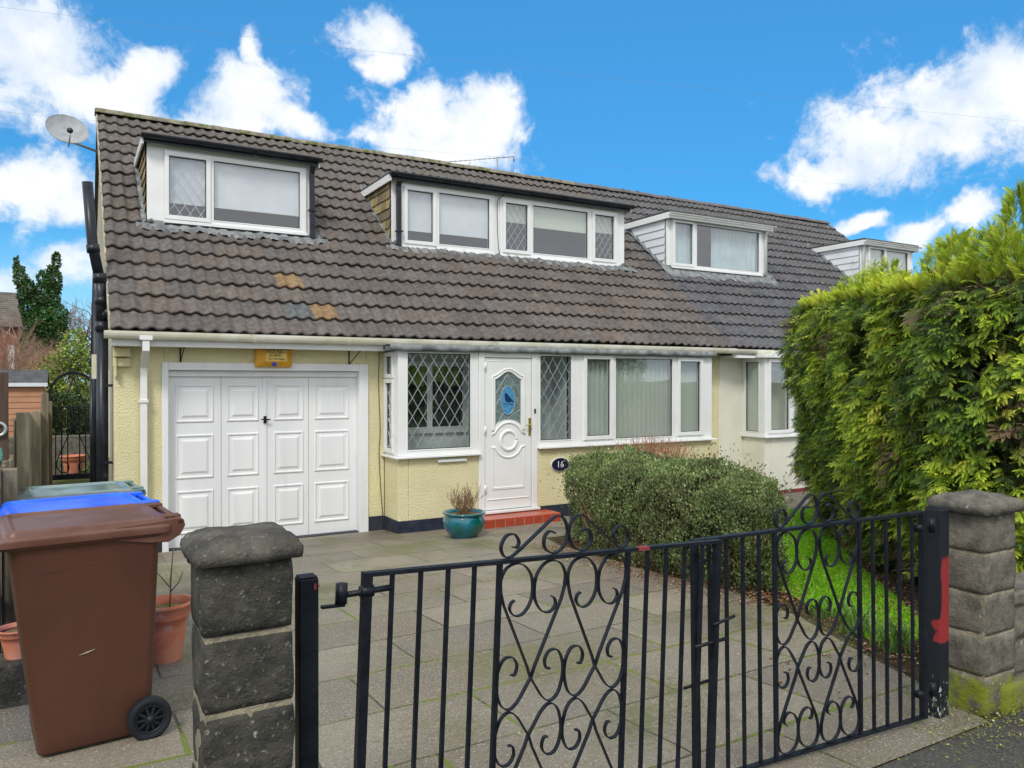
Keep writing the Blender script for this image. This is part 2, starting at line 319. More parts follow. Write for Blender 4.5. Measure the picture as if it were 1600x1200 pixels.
# ---------------------------------------------------------------- mesh helpers
class MB:
    def __init__(s): s.v = []; s.f = []; s.sm = []; s.M = None
    def add(s, vs, fs, smooth=False):
        o = len(s.v)
        s.v += [tuple(s.M @ Vector(v)) if s.M else tuple(v) for v in vs]
        s.f += [tuple(i + o for i in f) for f in fs]; s.sm += [smooth] * len(fs)
        return s
    def box(s, x0, x1, y0, y1, z0, z1):
        v = [(x, y, z) for z in (z0, z1) for y in (y0, y1) for x in (x0, x1)]
        return s.add(v, [(0, 2, 3, 1), (4, 5, 7, 6), (0, 1, 5, 4), (2, 6, 7, 3), (0, 4, 6, 2), (1, 3, 7, 5)])
    def rings(s, rings, closed=True, caps=(True, True), smooth=True):
        n = len(rings[0]); vs = [p for r in rings for p in r]; fs = []
        for i in range(len(rings) - 1):
            for j in range(n if closed else n - 1):
                a, b = i * n + j, i * n + (j + 1) % n
                fs.append((a, b, b + n, a + n))
        if caps[0]: fs.append(tuple(range(n))[::-1])
        if caps[1]: fs.append(tuple(range((len(rings) - 1) * n, len(rings) * n)))
        return s.add(vs, fs, smooth)
    def tube(s, pts, r, n=8, caps=True, smooth=True):
        P = [Vector(p) for p in pts]; rs = r if hasattr(r, '__len__') else [r] * len(P); R_ = []
        up = None
        for i, p in enumerate(P):
            d = (P[min(i + 1, len(P) - 1)] - P[max(i - 1, 0)]).normalized()
            if up is None: up = Vector((0, 0, 1)) if abs(d.z) < .9 else Vector((0, 1, 0))
            a = d.cross(up).normalized(); up = a.cross(d).normalized()
            R_.append([p + (a * math.cos(q) + up * math.sin(q)) * rs[i] for q in [2 * math.pi * k / n for k in range(n)]])
        return s.rings(R_, caps=(caps, caps), smooth=smooth)
    def lathe(s, prof, c=(0, 0, 0), n=32, caps=(True, True)):
        return s.rings([[(c[0] + r * math.cos(2 * math.pi * k / n), c[1] + r * math.sin(2 * math.pi * k / n), c[2] + z) for k in range(n)] for r, z in prof], caps=caps)
    def prism(s, poly, y0, y1):       # polygon in x,z extruded along y
        n = len(poly); v = [(x, y0, z) for x, z in poly] + [(x, y1, z) for x, z in poly]
        f = [tuple(range(n)), tuple(range(n, 2 * n))[::-1]] + [(i, i + n, (i + 1) % n + n, (i + 1) % n) for i in range(n)]
        return s.add(v, f)
    def prism_x(s, poly, x0, x1):     # polygon in y,z extruded along x
        n = len(poly); v = [(x0, y, z) for y, z in poly] + [(x1, y, z) for y, z in poly]
        f = [tuple(range(n))[::-1], tuple(range(n, 2 * n))] + [(i, (i + 1) % n, (i + 1) % n + n, i + n) for i in range(n)]
        return s.add(v, f)
    def ribbon(s, pts, w, th, y=0):   # flat bar bent in the x,z plane: w wide along y, th thick
        n = len(pts); R_ = []
        for i in range(n):
            a = pts[max(i - 1, 0)]; b = pts[min(i + 1, n - 1)]; dx, dz = b[0] - a[0], b[1] - a[1]; L = math.hypot(dx, dz) or 1
            nx, nz = -dz / L * th / 2, dx / L * th / 2; x, z = pts[i]
            R_.append([(x + nx, y - w / 2, z + nz), (x + nx, y + w / 2, z + nz), (x - nx, y + w / 2, z - nz), (x - nx, y - w / 2, z - nz)])
        return s.rings(R_, smooth=False)
    def build(s, name, m, parent=None, bevel=0, seg=2, label=None):
        me = bpy.data.meshes.new(name); o0 = parent_origin(parent)
        v = np.array(s.v, dtype=np.float64).reshape(-1, 3) - o0
        me.from_pydata(v.tolist(), [], s.f); me.polygons.foreach_set('use_smooth', s.sm); me.update()
        for mm in (m if isinstance(m, (list, tuple)) else [m]): me.materials.append(MT[mm])
        o = bpy.data.objects.new(name, me); col.objects.link(o)
        if parent: o.parent = parent
        if bevel:
            b = o.modifiers.new('bevel', 'BEVEL'); b.width = bevel; b.segments = seg; b.limit_method = 'ANGLE'; b.angle_limit = R(40)
        if label: o['label'] = label
        return o

def parent_origin(p):
    o = np.zeros(3)
    while p is not None:
        o += np.array(p.location); p = p.parent
    return o

def fast_mesh(name, V, F, m, parent=None, C=None, smooth=False, uv=None):
    """V (n,3) array, F (k,3|4) int array, C per-vertex colours"""
    me = bpy.data.meshes.new(name); V = np.asarray(V, dtype=np.float32) - parent_origin(parent).astype(np.float32)
    k = F.shape[1]; me.vertices.add(len(V)); me.vertices.foreach_set('co', V.ravel())
    me.loops.add(F.size); me.loops.foreach_set('vertex_index', F.ravel().astype(np.int32))
    me.polygons.add(len(F)); me.polygons.foreach_set('loop_start', np.arange(0, F.size, k, dtype=np.int32))
    me.polygons.foreach_set('use_smooth', np.full(len(F), smooth))
    me.update(calc_edges=True)
    if C is not None:
        a = me.color_attributes.new('Col', 'FLOAT_COLOR', 'POINT'); c4 = np.ones((len(V), 4), dtype=np.float32); c4[:, :3] = C; a.data.foreach_set('color', c4.ravel())
    me.materials.append(MT[m]); o = bpy.data.objects.new(name, me); col.objects.link(o)
    if parent: o.parent = parent
    return o

def thing(name, loc, label, cat, group=None, rz=0):
    o = bpy.data.objects.new(name, None); o.location = loc; o.rotation_euler = (0, 0, rz); col.objects.link(o)
    o['label'] = label; o['category'] = cat
    if group: o['group'] = group
    return o
def tag(o, label, cat, group=None, kind=None):
    if label: o['label'] = label
    if cat: o['category'] = cat
    if group: o['group'] = group
    if kind: o['kind'] = kind
    return o
def text_mesh(name, txt, size, m, parent, M, ext=.0015):
    cu = bpy.data.curves.new(name, 'FONT'); cu.body = txt; cu.size = size; cu.extrude = ext; cu.align_x = 'CENTER'; cu.align_y = 'CENTER'; cu.resolution_u = 3
    to = bpy.data.objects.new(name, cu); col.objects.link(to)
    me = bpy.data.meshes.new_from_object(to.evaluated_get(bpy.context.evaluated_depsgraph_get())); bpy.data.objects.remove(to)
    me.transform(Matrix.Translation(-Vector(parent_origin(parent))) @ M); me.materials.clear(); me.materials.append(MT[m])
    o = bpy.data.objects.new(name, me); col.objects.link(o); o.parent = parent; return o
def catmull(P, k=6):
    P = [np.array(p, float) for p in P]; Q = [2 * P[0] - P[1]] + P + [2 * P[-1] - P[-2]]; out = []
    for i in range(1, len(Q) - 2):
        for j in range(k):
            t = j / k; a, b, c, d = Q[i - 1:i + 3]
            out.append(.5 * (2 * b + (c - a) * t + (2 * a - 5 * b + 4 * c - d) * t * t + (3 * b - a - 3 * c + d) * t ** 3))
    out.append(P[-1]); return out

def gz(y):      # height of the ground: the drive falls from the street to the house
    y = max(1.95, min(y, 9.9)); return .5526 - .0594 * y
def sheet(name, poly, m, dz, kind='structure'):
    vs = [(x, y, gz(y) + dz) for x, y in poly]
    me = bpy.data.meshes.new(name); me.from_pydata(vs, [], [tuple(range(len(vs)))]); me.materials.append(MT[m]); me.update()
    o = bpy.data.objects.new(name, me); col.objects.link(o); o['kind'] = kind; return o

# ---------------------------------------------------------------- ground, drive, paths
xs = [-400, -60, -20, -5, 0, 5, 10, 20, 60, 400]; ys = [-400, -60, -10, 0, 1.95, 5, 9.9, 16, 20, 60, 400]
gv = []
for yy in ys:
    for xx in xs: gv.append((xx, yy, gz(yy) if yy <= 9.9 else {16: .22, 20: .25, 60: .3, 400: .3}[yy]))
gf = [(j * len(xs) + i, j * len(xs) + i + 1, (j + 1) * len(xs) + i + 1, (j + 1) * len(xs) + i) for j in range(len(ys) - 1) for i in range(len(xs) - 1)]
fast_mesh('ground', np.array(gv), np.array(gf), 'ground_soil')['kind'] = 'structure'
sheet('pavement', [(-30, -1.2), (40, -1.2), (40, 1.92), (-30, 1.92)], 'asphalt', .004)
sheet('road', [(-60, -8), (80, -8), (80, -1.3), (-60, -1.3)], 'asphalt', -.11 + .004)
sheet('driveway', [(-.36, 1.925), (3.56, 1.925), (3.75, 2.3), (4.0, 2.9), (4.35, 3.6), (4.55, 4.4), (4.6, 5.6), (4.75, 7.2), (4.9, 7.75), (9.0, 7.75), (12.0, 7.9), (12, 9.85), (-.36, 9.85)], 'paving', .008)
sheet('planting_bed', [(3.60, 1.96), (9, 1.96), (9.3, 7.7), (4.95, 7.7), (4.8, 7.2), (4.65, 5.6), (4.60, 4.4), (4.38, 3.5), (4.03, 2.8)], 'soil', .004)

# ---------------------------------------------------------------- houses
SL = .82; GA = .345; CS = 1 / math.sqrt(1 + SL * SL)      # roof pitch, tile gauge
EY, EZ, RY = 9.45, 2.51, 14.0
DORM = [(.93, 3.12), (4.38, 8.87), (9.95, 12.63), (15.72, 17.62)]
def zr(y): return EZ + SL * (y - EY)

def roof_tiles(name, X0, X1, parent, tone, odd=()):
    per = .165; ns = 8; rolls = int(round((X1 - X0) / per)); xs_ = np.linspace(X0, X1, rolls * ns + 1)
    ph = ((xs_ - X0) / per) % 1.0
    h = .031 * np.clip(np.cos((ph - .5) * 2 * np.pi) * .5 + .58, 0, 1) ** 1.9
    nc = 17; V = []; F = []; C = []; o = 0
    for i in range(nc):
        y0 = EY + i * GA * CS; tid = np.floor((xs_ - X0) / (2 * per) + .001).astype(int)
        g = np.random.default_rng(100 + i + int(X0 * 7)); jt = g.normal(0, .0035, 400); jz = g.normal(0, .0022, 400); cv = g.uniform(.87, 1.13, 400); hue = g.uniform(-.05, .05, 400)
        jj = jt[tid]; zz = jz[tid]
        yl = y0 + jj; L = (GA + .05) * CS
        sag = -.012 * np.sin((xs_ - X0) / (X1 - X0) * 7 + i * .1)
        rows = []
        for (dy, lift) in ((.055, .018), (0, .027), (0, .044), (.005, .052), (L * .55, .031), (L, .002)):
            n_ = lift + h + zz + sag
            rows.append(np.stack([xs_, yl + dy - n_ * SL * CS, EZ + SL * (yl + dy - EY) + n_ * CS], 1))
        n = len(xs_); base = np.array(tone)
        c = base[None, :] * cv[tid][:, None] * (1 + hue[tid][:, None] * np.array([1, 0, -1]))
        up = min(1, max(0, (i - 7) / 9)); c = c * (1 - .35 * up) + np.array([.145, .14, .125]) * .35 * up      # lichen greys the upper courses
        for (ox, oi, oc, wd) in odd:
            if oi == i: c[(xs_ >= ox - 1e-4) & (xs_ < ox + wd)] = oc
        for r_ in rows: V.append(r_); C.append(c)
        ymid = y0 + .5 * GA * CS; inside = np.zeros(n - 1, bool)
        for (a, b) in DORM:
            if 11.42 < ymid < 12.75: inside |= (xs_[:-1] > a + .02) & (xs_[1:] < b - .02)
        k = np.arange(n - 1)[~inside]
        for r_ in range(5):
            a = o + r_ * n + k; F.append(np.stack([a, a + 1, a + 1 + n, a + n], 1))
        o += 6 * n
    return fast_mesh(name, np.vstack(V), np.vstack(F), 'roof_tile', parent, np.vstack(C), smooth=False)

def window(parent, name, X0, X1, z0, z1, Y, panes, mapf=None, mt='upvc', bead=.028, depth=.07, glass=True):
    """upvc frame in a wall plane; panes = (xa, xb, za, zb, opening?)"""
    mb = MB(); mb.M = mapf
    xs_ = sorted({X0, X1} | {p[0] for p in panes} | {p[1] for p in panes}); zs = sorted({z0, z1} | {p[2] for p in panes} | {p[3] for p in panes})
    # solid frame cut up into cells that are not glass
    for i in range(len(xs_) - 1):
        run = None
        for j in range(len(zs) - 1):
            cx, cz = (xs_[i] + xs_[i + 1]) / 2, (zs[j] + zs[j + 1]) / 2
            isg = any(p[0] < cx < p[1] and p[2] < cz < p[3] for p in panes)
            if not isg: run = (run[0], zs[j + 1]) if run else (zs[j], zs[j + 1])
            if isg or j == len(zs) - 2:
                if run: mb.box(xs_[i], xs_[i + 1], Y, Y + depth, *run); run = None
    for (a, b, c, d, op) in panes:
        e = bead; pr = .022 if op else .0
        w = .055 if op else .016
        yo = Y - pr - .002 if op else Y - .006
        for (x0_, x1_, z0_, z1_) in ((a - w, b + w, d, d + w), (a - w, b + w, c - w, c), (a - w, a, c, d), (b, b + w, c, d)):
            mb.box(x0_, x1_, yo, Y - .0005, z0_, z1_)
    fr = mb.build(name, mt, parent, bevel=.005)
    for (a, b, c, d, op) in panes:
        g = MB(); g.M = mapf; g.box(a - .006, b + .006, Y + .028, Y + .034, c - .006, d + .006).build('pane', 'glass', fr)
        r_ = MB(); r_.M = mapf
        for (x0_, x1_, z0_, z1_) in ((a, b, d - .009, d), (a, b, c, c + .009), (a, a + .009, c + .009, d - .009), (b - .009, b, c + .009, d - .009)):
            r_.box(x0_, x1_, Y + .012, Y + .027, z0_, z1_)
        r_.build('gasket', 'black_plastic', fr)
    return fr

def leading(parent, a, b, c, d, Y, dx, dz, mapf=None, w=.008):
    mb = MB(); mb.M = mapf; k = dz / dx
    for s in (1, -1):
        # lines z = c + s*k*(x-a) + m*dz
        n0 = -int((b - a) / dx) - 3; n1 = int((d - c) / dz) + int((b - a) / dx) + 4
        for m in range(n0, n1):
            zf = lambda x: c + s * k * (x - a) + (m + .25) * dz
            xa, xb = a, b
            xl, xh = sorted(((c - zf(a)) / (s * k) + a, (d - zf(a)) / (s * k) + a))
            xa, xb = max(a, xl), min(b, xh)
            if xb - xa < .01: continue
            p, q = (xa, zf(xa)), (xb, zf(xb)); L = math.hypot(q[0] - p[0], q[1] - p[1]); nx, nz = -(q[1] - p[1]) / L * w / 2, (q[0] - p[0]) / L * w / 2
            mb.prism([(p[0] + nx, p[1] + nz), (q[0] + nx, q[1] + nz), (q[0] - nx, q[1] - nz), (p[0] - nx, p[1] - nz)], Y + .023 + .001 * s, Y + .027 + .001 * s)
    return mb.build('leading', 'leading', parent)

def lapped_cheek(name, m, parent, X, y0, z0, z1, x1, side_cols, course):
    """triangular side of a dormer: boards or hung tiles lapped upwards"""
    n = int((z1 - z0) / course) + 1; V = []; F = []; C = []; o = 0
    for i in range(n):
        za, zb = z0 + i * course, min(z0 + (i + 1) * course + .01, z1)
        if zb <= za: break
        ya1 = max(y0, EY + (za - EZ) / SL); ya2 = max(y0 + .02, EY + (zb - EZ) / SL)
        segs = max(1, int((ya2 - y0) / .17)) if side_cols else 1
        for s_ in range(segs):
            t0, t1 = s_ / segs, (s_ + 1) / segs; g = .003 if side_cols else 0
            cc = np.array(rnd.choice(side_cols)) * rnd.uniform(.8, 1.15) if side_cols else np.ones(3)
            for (x, yl, z) in ((X - .026, y0 + (ya2 - y0) * t0 + g, za), (X - .026, y0 + (ya2 - y0) * t1 - g, za), (X - .008, y0 + (ya2 - y0) * t0 + g, zb), (X - .008, y0 + (ya2 - y0) * t1 - g, zb), (X, y0 + (ya2 - y0) * t0 + g, za), (X, y0 + (ya2 - y0) * t1 - g, za)):
                V.append((x, yl, z)); C.append(cc)
            F += [(o, o + 2, o + 3, o + 1), (o, o + 1, o + 5, o + 4)]; o += 6
    V.append((X, y0, z0)); V.append((X, y0, z1)); V.append((X, EY + (z1 - EZ) / SL + .1, z1)); V.append((X, y0, z0)); C += [np.ones(3) * .05] * 4
    F.append((o, o + 1, o + 2, o + 3))
    return fast_mesh(name, np.array(V), np.array(F), m, parent, np.array(C))

def dormer(parent, i, zb, zt, style, panes_units, blinds, label):
    X0, X1 = {0: (.90, 3.15), 1: (4.35, 8.90), 2: (9.92, 12.66), 3: (15.70, 17.65)}[i]; Y = 11.34
    f = MB(); U0, U1 = panes_units[0][0], panes_units[-1][1]; z0 = panes_units[0][2]; z1 = panes_units[0][3]
    f.box(X0, U0, Y, Y + .10, zb, zt - .002); f.box(U1, X1, Y, Y + .10, zb, zt - .002); f.box(U0, U1, Y + .002, Y + .10, z1, zt - .002); f.box(U0, U1, Y + .004, Y + .10, zb, z0)
    for a, b in zip(panes_units[:-1], panes_units[1:]): f.box(a[1], b[0], Y - .012, Y + .10, z0, z1)
    d = f.build('dormer', 'upvc' if style != 'ship' else 'upvc', parent, bevel=.003, label=label)
    # cheeks
    if style == 'hung': lapped_cheek('cheek', 'hung_tile', d, X0, Y + .03, zb, zt, None, [(.34, .27, .13), (.26, .20, .11), (.40, .32, .16), (.20, .17, .12)], .155)
    else: lapped_cheek('cheek', 'shiplap', d, X0, Y + .03, zb, zt, None, None, .15)
    ym = EY + (zt - EZ) / SL + .12
    MB().prism_x([(Y + .1, zb), (Y + .1, zt), (ym, zt)], X1 - .03, X1).build('cheek', 'upvc', d)
    # flat roof with its boards
    r_ = MB(); ov = .05 if i == 1 else .03; e0, e1 = X0 - .06, X1 + ov
    zt2 = zt + (.03 if i < 2 else .0)
    r_.box(e0, e1, Y - .14, ym + .1, zt2 + .004, zt2 + .045); r_.build('flat_roof', 'felt', d, bevel=.006)
    for e_ in (e0, e1): MB().box(e_ - .012, e_ + .012, Y - .13, ym + .02, zt2 - .11, zt2 + .002).build('bargeboard', 'upvc', d, bevel=.003)
    s = MB(); s.box(e0 + .0125, e1 - .0125, Y - .10, Y + .09, zt2 - .045, zt2 - .03)
    if i > 1: s.box(e0 + .0125, e1 - .0125, Y - .128, Y - .101, zt2 - .10, zt2 + .002)
    s.build('soffit', 'upvc', d)
    gutter(d, e0 - .02, e1 + .02, Y - .17 if i < 2 else Y - .185, zt2 + (.005 if i < 2 else -.01), 'black_plastic' if i < 2 else 'upvc', .062 if i < 2 else .035, [e0 + (e1 - e0) * q for q in (.33, .68)])
    if i < 2:
        f2 = MB(); f2.box(e0 + .0125, e1 - .0125, Y - .128, Y - .104, zt2 - .085, zt2 + .002); f2.build('fascia', 'black_plastic', d)
    # lead apron dressed over the tiles
    n = 90; V = []; F = []
    xs_ = np.linspace(X0 - .14, X1 + .16, n)
    for k, x in enumerate(xs_):
        w = .012 * math.sin(x * 38) + .006 * math.sin(x * 91); low = .20 + .03 * math.sin(x * 7) + .02 * math.sin(x * 23)
        ym_ = Y - .01
        V += [(x, ym_, zb + .05), (x, ym_ - .015, zb - .0 + w * .3), (x, ym_ - low * .5, zr(ym_ - low * .5) + .085 + w), (x, ym_ - low, zr(ym_ - low) + .068 + w)]
        if k: o = (k - 1) * 4; F += [(o + j, o + 4 + j, o + 5 + j, o + 1 + j) for j in range(3)]
    fast_mesh('flashing', np.array(V), np.array(F), 'lead', d, smooth=True)
    # side flashing stepped up beside the near cheek
    V = []; F = []
    for k in range(14):
        y = Y - .05 + k * .115; w = .01 * math.sin(k * 2.1)
        V += [(X0 - .012, y, zr(y) + .11), (X0 - .03, y, zr(y) + .062 + w * .3), (X0 - .07, y, zr(y) + .058 + w * .3)]
        if k: o = (k - 1) * 3; F += [(o, o + 3, o + 4, o + 1), (o + 1, o + 4, o + 5, o + 2)]
    fast_mesh('flashing', np.array(V), np.array(F), 'lead', d, smooth=True)
    bi = 0
    for (a, b_, c, e, panes) in panes_units:
        fr = window(d, 'window', a, b_, c, e, Y - .035, [(p[0], p[1], p[2], p[3], p[4]) for p in panes])
        sl_ = MB(); sl_.box(a - .01, b_ + .01, Y - .075, Y - .036, c - .03, c + .012); sl_.build('sill', 'upvc', d, bevel=.004)
    # everything behind the glass
    for (kind, a, b_, za, ze) in blinds:
        if kind == 'blind': MB().box(a, b_, Y + .045, Y + .048, za, ze).build('blind', 'blind_white', d); MB().box(a, b_, Y + .038, Y + .052, za - .02, za - .0005).build('blind_rail', 'upvc', d)
        elif kind == 'cream': MB().box(a, b_, Y + .045, Y + .048, za, ze).build('blind', 'blind_cream', d)
        elif kind == 'curtain':
            n = int((b_ - a) / .012); V = []; F = []
            for k in range(n + 1):
                x = a + (b_ - a) * k / n; y = Y + .085 + .022 * math.sin(x * 62 + math.sin(x * 9) * 2) + .01 * math.sin(x * 140)
                V += [(x, y, za), (x + .01 * math.sin(x * 20), y + .01 * math.sin(x * 33), ze)]
                if k: o = (k - 1) * 2; F.append((o, o + 2, o + 3, o + 1))
            fast_mesh('curtain', np.array(V), np.array(F), 'curtain', d, smooth=True)
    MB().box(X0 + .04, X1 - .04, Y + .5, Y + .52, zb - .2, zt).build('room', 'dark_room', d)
    return d

def gutter(parent, x0, x1, y, z, m, r=.055, brackets=(), k_=.8):
    mb = MB(); prof = [(y + r * 1.0 * math.cos(q), z + k_ * r * math.sin(q)) for q in [math.pi + math.pi * k / 10 for k in range(11)]]
    inn = [(y + (r - .004) * math.cos(q), z + k_ * (r - .004) * math.sin(q)) for q in [2 * math.pi - math.pi * k / 10 for k in range(11)]]
    mb.prism_x((prof + inn), x0, x1)
    for xe in (x0, x1): mb.prism_x([(p[0], p[1]) for p in prof], xe - .004, xe + .004)
    for b in brackets:
        pr = [(y + (r + .007) * math.cos(q), z + k_ * (r + .007) * math.sin(q)) for q in [math.pi + math.pi * k / 10 for k in range(11)]]
        mb.prism_x(pr + [(y + r * .99, z), (y - r * .99, z)], b - .02, b + .02)
    return mb.build('gutter', m, parent)

# ---- the yellow house
H1 = thing('yellow_house', (5.1, 9.8, 0), 'pale yellow rendered house with white garage door, nearest the bins', 'house', 'pair of joined bungalows with dormers')
def rwall(mb, x0, x1, y0, y1, z0, z1): mb.box(x0, x1, y0, y1, z0, z1)
w = MB()
w.box(.44, .955, 9.8, 10.0, -.1, 2.50); w.box(.955, 3.405, 9.8, 10.0, 2.18, 2.50); w.box(3.405, 3.655, 9.8, 10.0, -.1, 2.50)
w.box(3.655, 3.80, 9.302, 9.8, -.1, .965); w.box(3.80, 4.815, 9.302, 9.5, -.1, .965)
w.box(5.748, 8.95, 9.302, 9.5, -.1, 1.005); w.box(8.95, 9.10, 9.302, 9.798, -.1, 1.005)
w.box(9.02, 9.76, 9.8, 10.0, -.1, 2.50)
w.build('wall', 'yellow_render', H1, bevel=.012)
s = MB(); prof = [(9.802, -.1), (18.5, -.1), (18.5, 2.45), (14.0, 2.45 + 4.5 * SL), (9.802, 2.45 + .25)]
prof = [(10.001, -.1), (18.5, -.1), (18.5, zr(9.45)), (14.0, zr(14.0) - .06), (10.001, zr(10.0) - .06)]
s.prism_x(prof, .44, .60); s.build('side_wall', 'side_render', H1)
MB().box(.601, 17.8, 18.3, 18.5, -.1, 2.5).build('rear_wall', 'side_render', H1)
w = MB(); w.prism([(.44, 2.0), (.46, 2.02), (.46, 2.5), (.44, 2.5)], 9.70, 9.799)
for k, (zz, dd) in enumerate(((2.13, .05), (2.24, .10), (2.345, .15))): w.box(.425, .60, 9.8 - dd - .02, 9.799, zz, zz + (.10 if k < 2 else .09))
w.build('corbel', 'yellow_smooth', H1, bevel=.008)
p = MB(); p.box(.43, .953, 9.785, 9.799, -.1, .17); p.build('plinth', 'plinth_paint', H1, bevel=.004); p = MB(); p.box(3.41, 3.64, 9.785, 9.799, -.1, .17); p.box(3.64, 3.654, 9.288, 9.785, -.1, .17); p.box(3.654, 4.815, 9.288, 9.301, -.1, .165)
p.box(5.75, 9.11, 9.288, 9.301, -.1, .19); p.box(9.111, 9.76, 9.785, 9.799, -.1, .19); p.build('plinth', 'plinth_paint', H1, bevel=.004)
# garage
g = MB(); g.box(.93, 1.0, 9.772, 9.96, -.06, 2.19); g.box(3.30, 3.425, 9.772, 9.96, -.06, 2.19); g.box(1.0, 3.30, 9.774, 9.96, 2.095, 2.188); g.box(1.0, 3.30, 9.86, 9.96, 2.02, 2.093)
gf_ = g.build('garage_frame', 'white_paint', H1, bevel=.008)
MB().box(1.0, 3.3, 9.80, 9.97, -.08, -.012).build('garage_threshold', 'plinth_paint', H1)
def panel(mb, x0, x1, z0, z1, Y, d=.018, dirz=1):
    # moulded frame sunk round a fielded panel
    def ring(q, y): return [(x0 + q, y, z0 + q), (x1 - q, y, z0 + q), (x1 - q, y, z1 - q), (x0 + q, y, z1 - q)]
    R_ = [ring(0, Y - .001), ring(.010, Y - .014), ring(.022, Y - .014), ring(.034, Y - .001), ring(.060, Y - .003), ring(.085, Y - .016)]
    mb.rings(R_, caps=(False, True), smooth=False)
gd = MB(); gd.box(1.0, 3.3, 9.90, 9.95, -.01, 2.02)
for xx in (2.115,): gd.box(xx - .022, xx + .022, 9.885, 9.8995, -.005, 2.015)
gd_ = gd.build('garage_door', 'white_paint', H1, bevel=.003)
cols = [(1.085, 1.515), (1.66, 2.045), (2.22, 2.60), (2.735, 3.20)]
for (a, b) in cols:
    for (c, d) in ((1.47, 1.93), (.80, 1.33), (.14, .66)):
        q = MB(); panel(q, a, b, c, d, 9.90); q.build('door_panel', 'white_paint', gd_)
for xx in (1.60, 2.665): MB().box(xx - .0025, xx + .0025, 9.8975, 9.8998, .0, 2.01).build('door_groove', 'mortar', gd_)
h = MB(); h.box(2.098, 2.132, 9.868, 9.884, 1.44, 1.53); h.tube([(2.115, 9.875, 1.485), (2.115, 9.845, 1.485)], .014); h.tube([(2.06, 9.848, 1.492), (2.115, 9.845, 1.485), (2.175, 9.848, 1.488)], [.006, .012, .006]); h.build('handle', 'iron', gd_)
# fascia, soffit, gutter
f = MB(); f.box(.40, 3.56, 9.50, 9.525, 2.355, 2.495); f.box(.40, 3.56, 9.526, 9.80, 2.36, 2.375); f.build('fascia', 'upvc', H1, bevel=.003)
MB().box(3.56, 9.76, 9.51, 9.53, 2.44, 2.50).build('fascia', 'plinth_paint', H1)  # near-black strip painting in the dark gap under the gutter
gut = gutter(H1, .33, 9.74, 9.43, 2.515, 'cream_upvc', .058, (1.9, 3.05, 4.4, 5.6, 6.9, 8.2, 9.3), 1.5); gut['label'] = 'off white eaves gutter with green stains'
d = MB()
def sq(mb, pts, w):
    R_ = [[(x - w, y - w, z), (x + w, y - w, z), (x + w, y + w, z), (x - w, y + w, z)] for x, y, z in pts]; mb.rings(R_, smooth=False)
d.box(.67, .80, 9.38, 9.49, 2.42, 2.475); sq(d, [(.735, 9.43, 2.42), (.735, 9.43, 2.30), (.735, 9.72, 2.12), (.735, 9.735, 2.02), (.735, 9.735, -.02)], .036)
for zz in (1.72, .6): d.box(.685, .785, 9.685, 9.785, zz, zz + .035)
d.build('downpipe', 'upvc', H1, bevel=.004)
# flat lead roof over the bay and porch
V = []; F = []; n = 160
for k in range(n + 1):
    x = 3.52 + (9.14 - 3.52) * k / n; a = .010 * noise.noise(Vector((x * 5, 1, 0))) ; b = .012 * noise.noise(Vector((x * 9, 5, 0))); c_ = .022 * noise.noise(Vector((x * 3, 9, 0)))
    V += [(x, 9.79, 2.455), (x, 9.24 + a, 2.435 + b), (x, 9.222 + a + b, 2.40 + c_ * .4), (x, 9.225 + b, 2.36 + c_ * .5), (x, 9.25, 2.357 + c_ * .5)]
    if k: o = (k - 1) * 5; F += [(o + j, o + 5 + j, o + 6 + j, o + 1 + j) for j in range(4)]
br = fast_mesh('bay_roof', np.array(V), np.array(F), 'lead', H1, smooth=True)
MB().box(3.53, 9.13, 9.235, 9.79, 2.362, 2.42).build('bay_roof_deck', 'lead', H1)
# porch and bay windows
DB = 9.30
wf = window(H1, 'bay_window', 3.655, 4.812, .995, 2.358, DB, [(3.785, 4.69, 1.075, 2.33, False)])
leading(wf, 3.785, 4.69, 1.075, 2.33, DB, .152, .245)
side = Matrix(((0, -1, 0, 3.655 + 9.30), (1, 0, 0, 0), (0, 0, 1, 0), (0, 0, 0, 1)))  # maps local (x=Y, y) onto the left return
side = Matrix(((0, 1, 0, 3.655 - 9.30), (-1, 0, 0, 9.30 + 9.80), (0, 0, 1, 0), (0, 0, 0, 1)))
ws = window(H1, 'side_window', 9.30, 9.725, .995, 2.358, 9.30, [(9.375, 9.60, 1.08, 1.94, True), (9.375, 9.60, 2.06, 2.29, True)], mapf=side)
leading(ws, 9.375, 9.60, 1.08, 1.94, 9.30, .10, .18, mapf=side); leading(ws, 9.375, 9.60, 2.06, 2.29, 9.30, .10, .18, mapf=side)
sl_ = MB(); sl_.box(3.60, 4.825, 9.225, 9.372, .967, .994); sl_.box(3.60, 3.72, 9.373, 9.79, .967, .994); sl_.build('sill', 'upvc', H1, bevel=.006)
w2 = window(H1, 'porch_window', 5.748, 6.40, 1.035, 2.358, DB, [(5.80, 6.33, 1.12, 2.325, False)])
leading(w2, 5.80, 6.33, 1.12, 2.325, DB, .152, .245)
lw = window(H1, 'living_room_window', 6.402, 9.10, 1.035, 2.358, DB, [(6.60, 7.03, 1.155, 2.29, True), (7.14, 8.255, 1.10, 2.31, False), (8.41, 8.84, 1.155, 2.28, True)])
sl_ = MB(); sl_.box(5.75, 9.16, 9.225, 9.372, 1.007, 1.034); sl_.build('sill', 'upvc', H1, bevel=.006)
sr = MB(); sr.box(9.03, 9.10, 9.372, 9.795, 1.006, 2.358); sr.build('window_return', 'upvc', H1)
MB().box(3.90 + .3, 4.62, 9.262, 9.299, .895, .935).build('wall_vent', 'upvc', H1, bevel=.006)
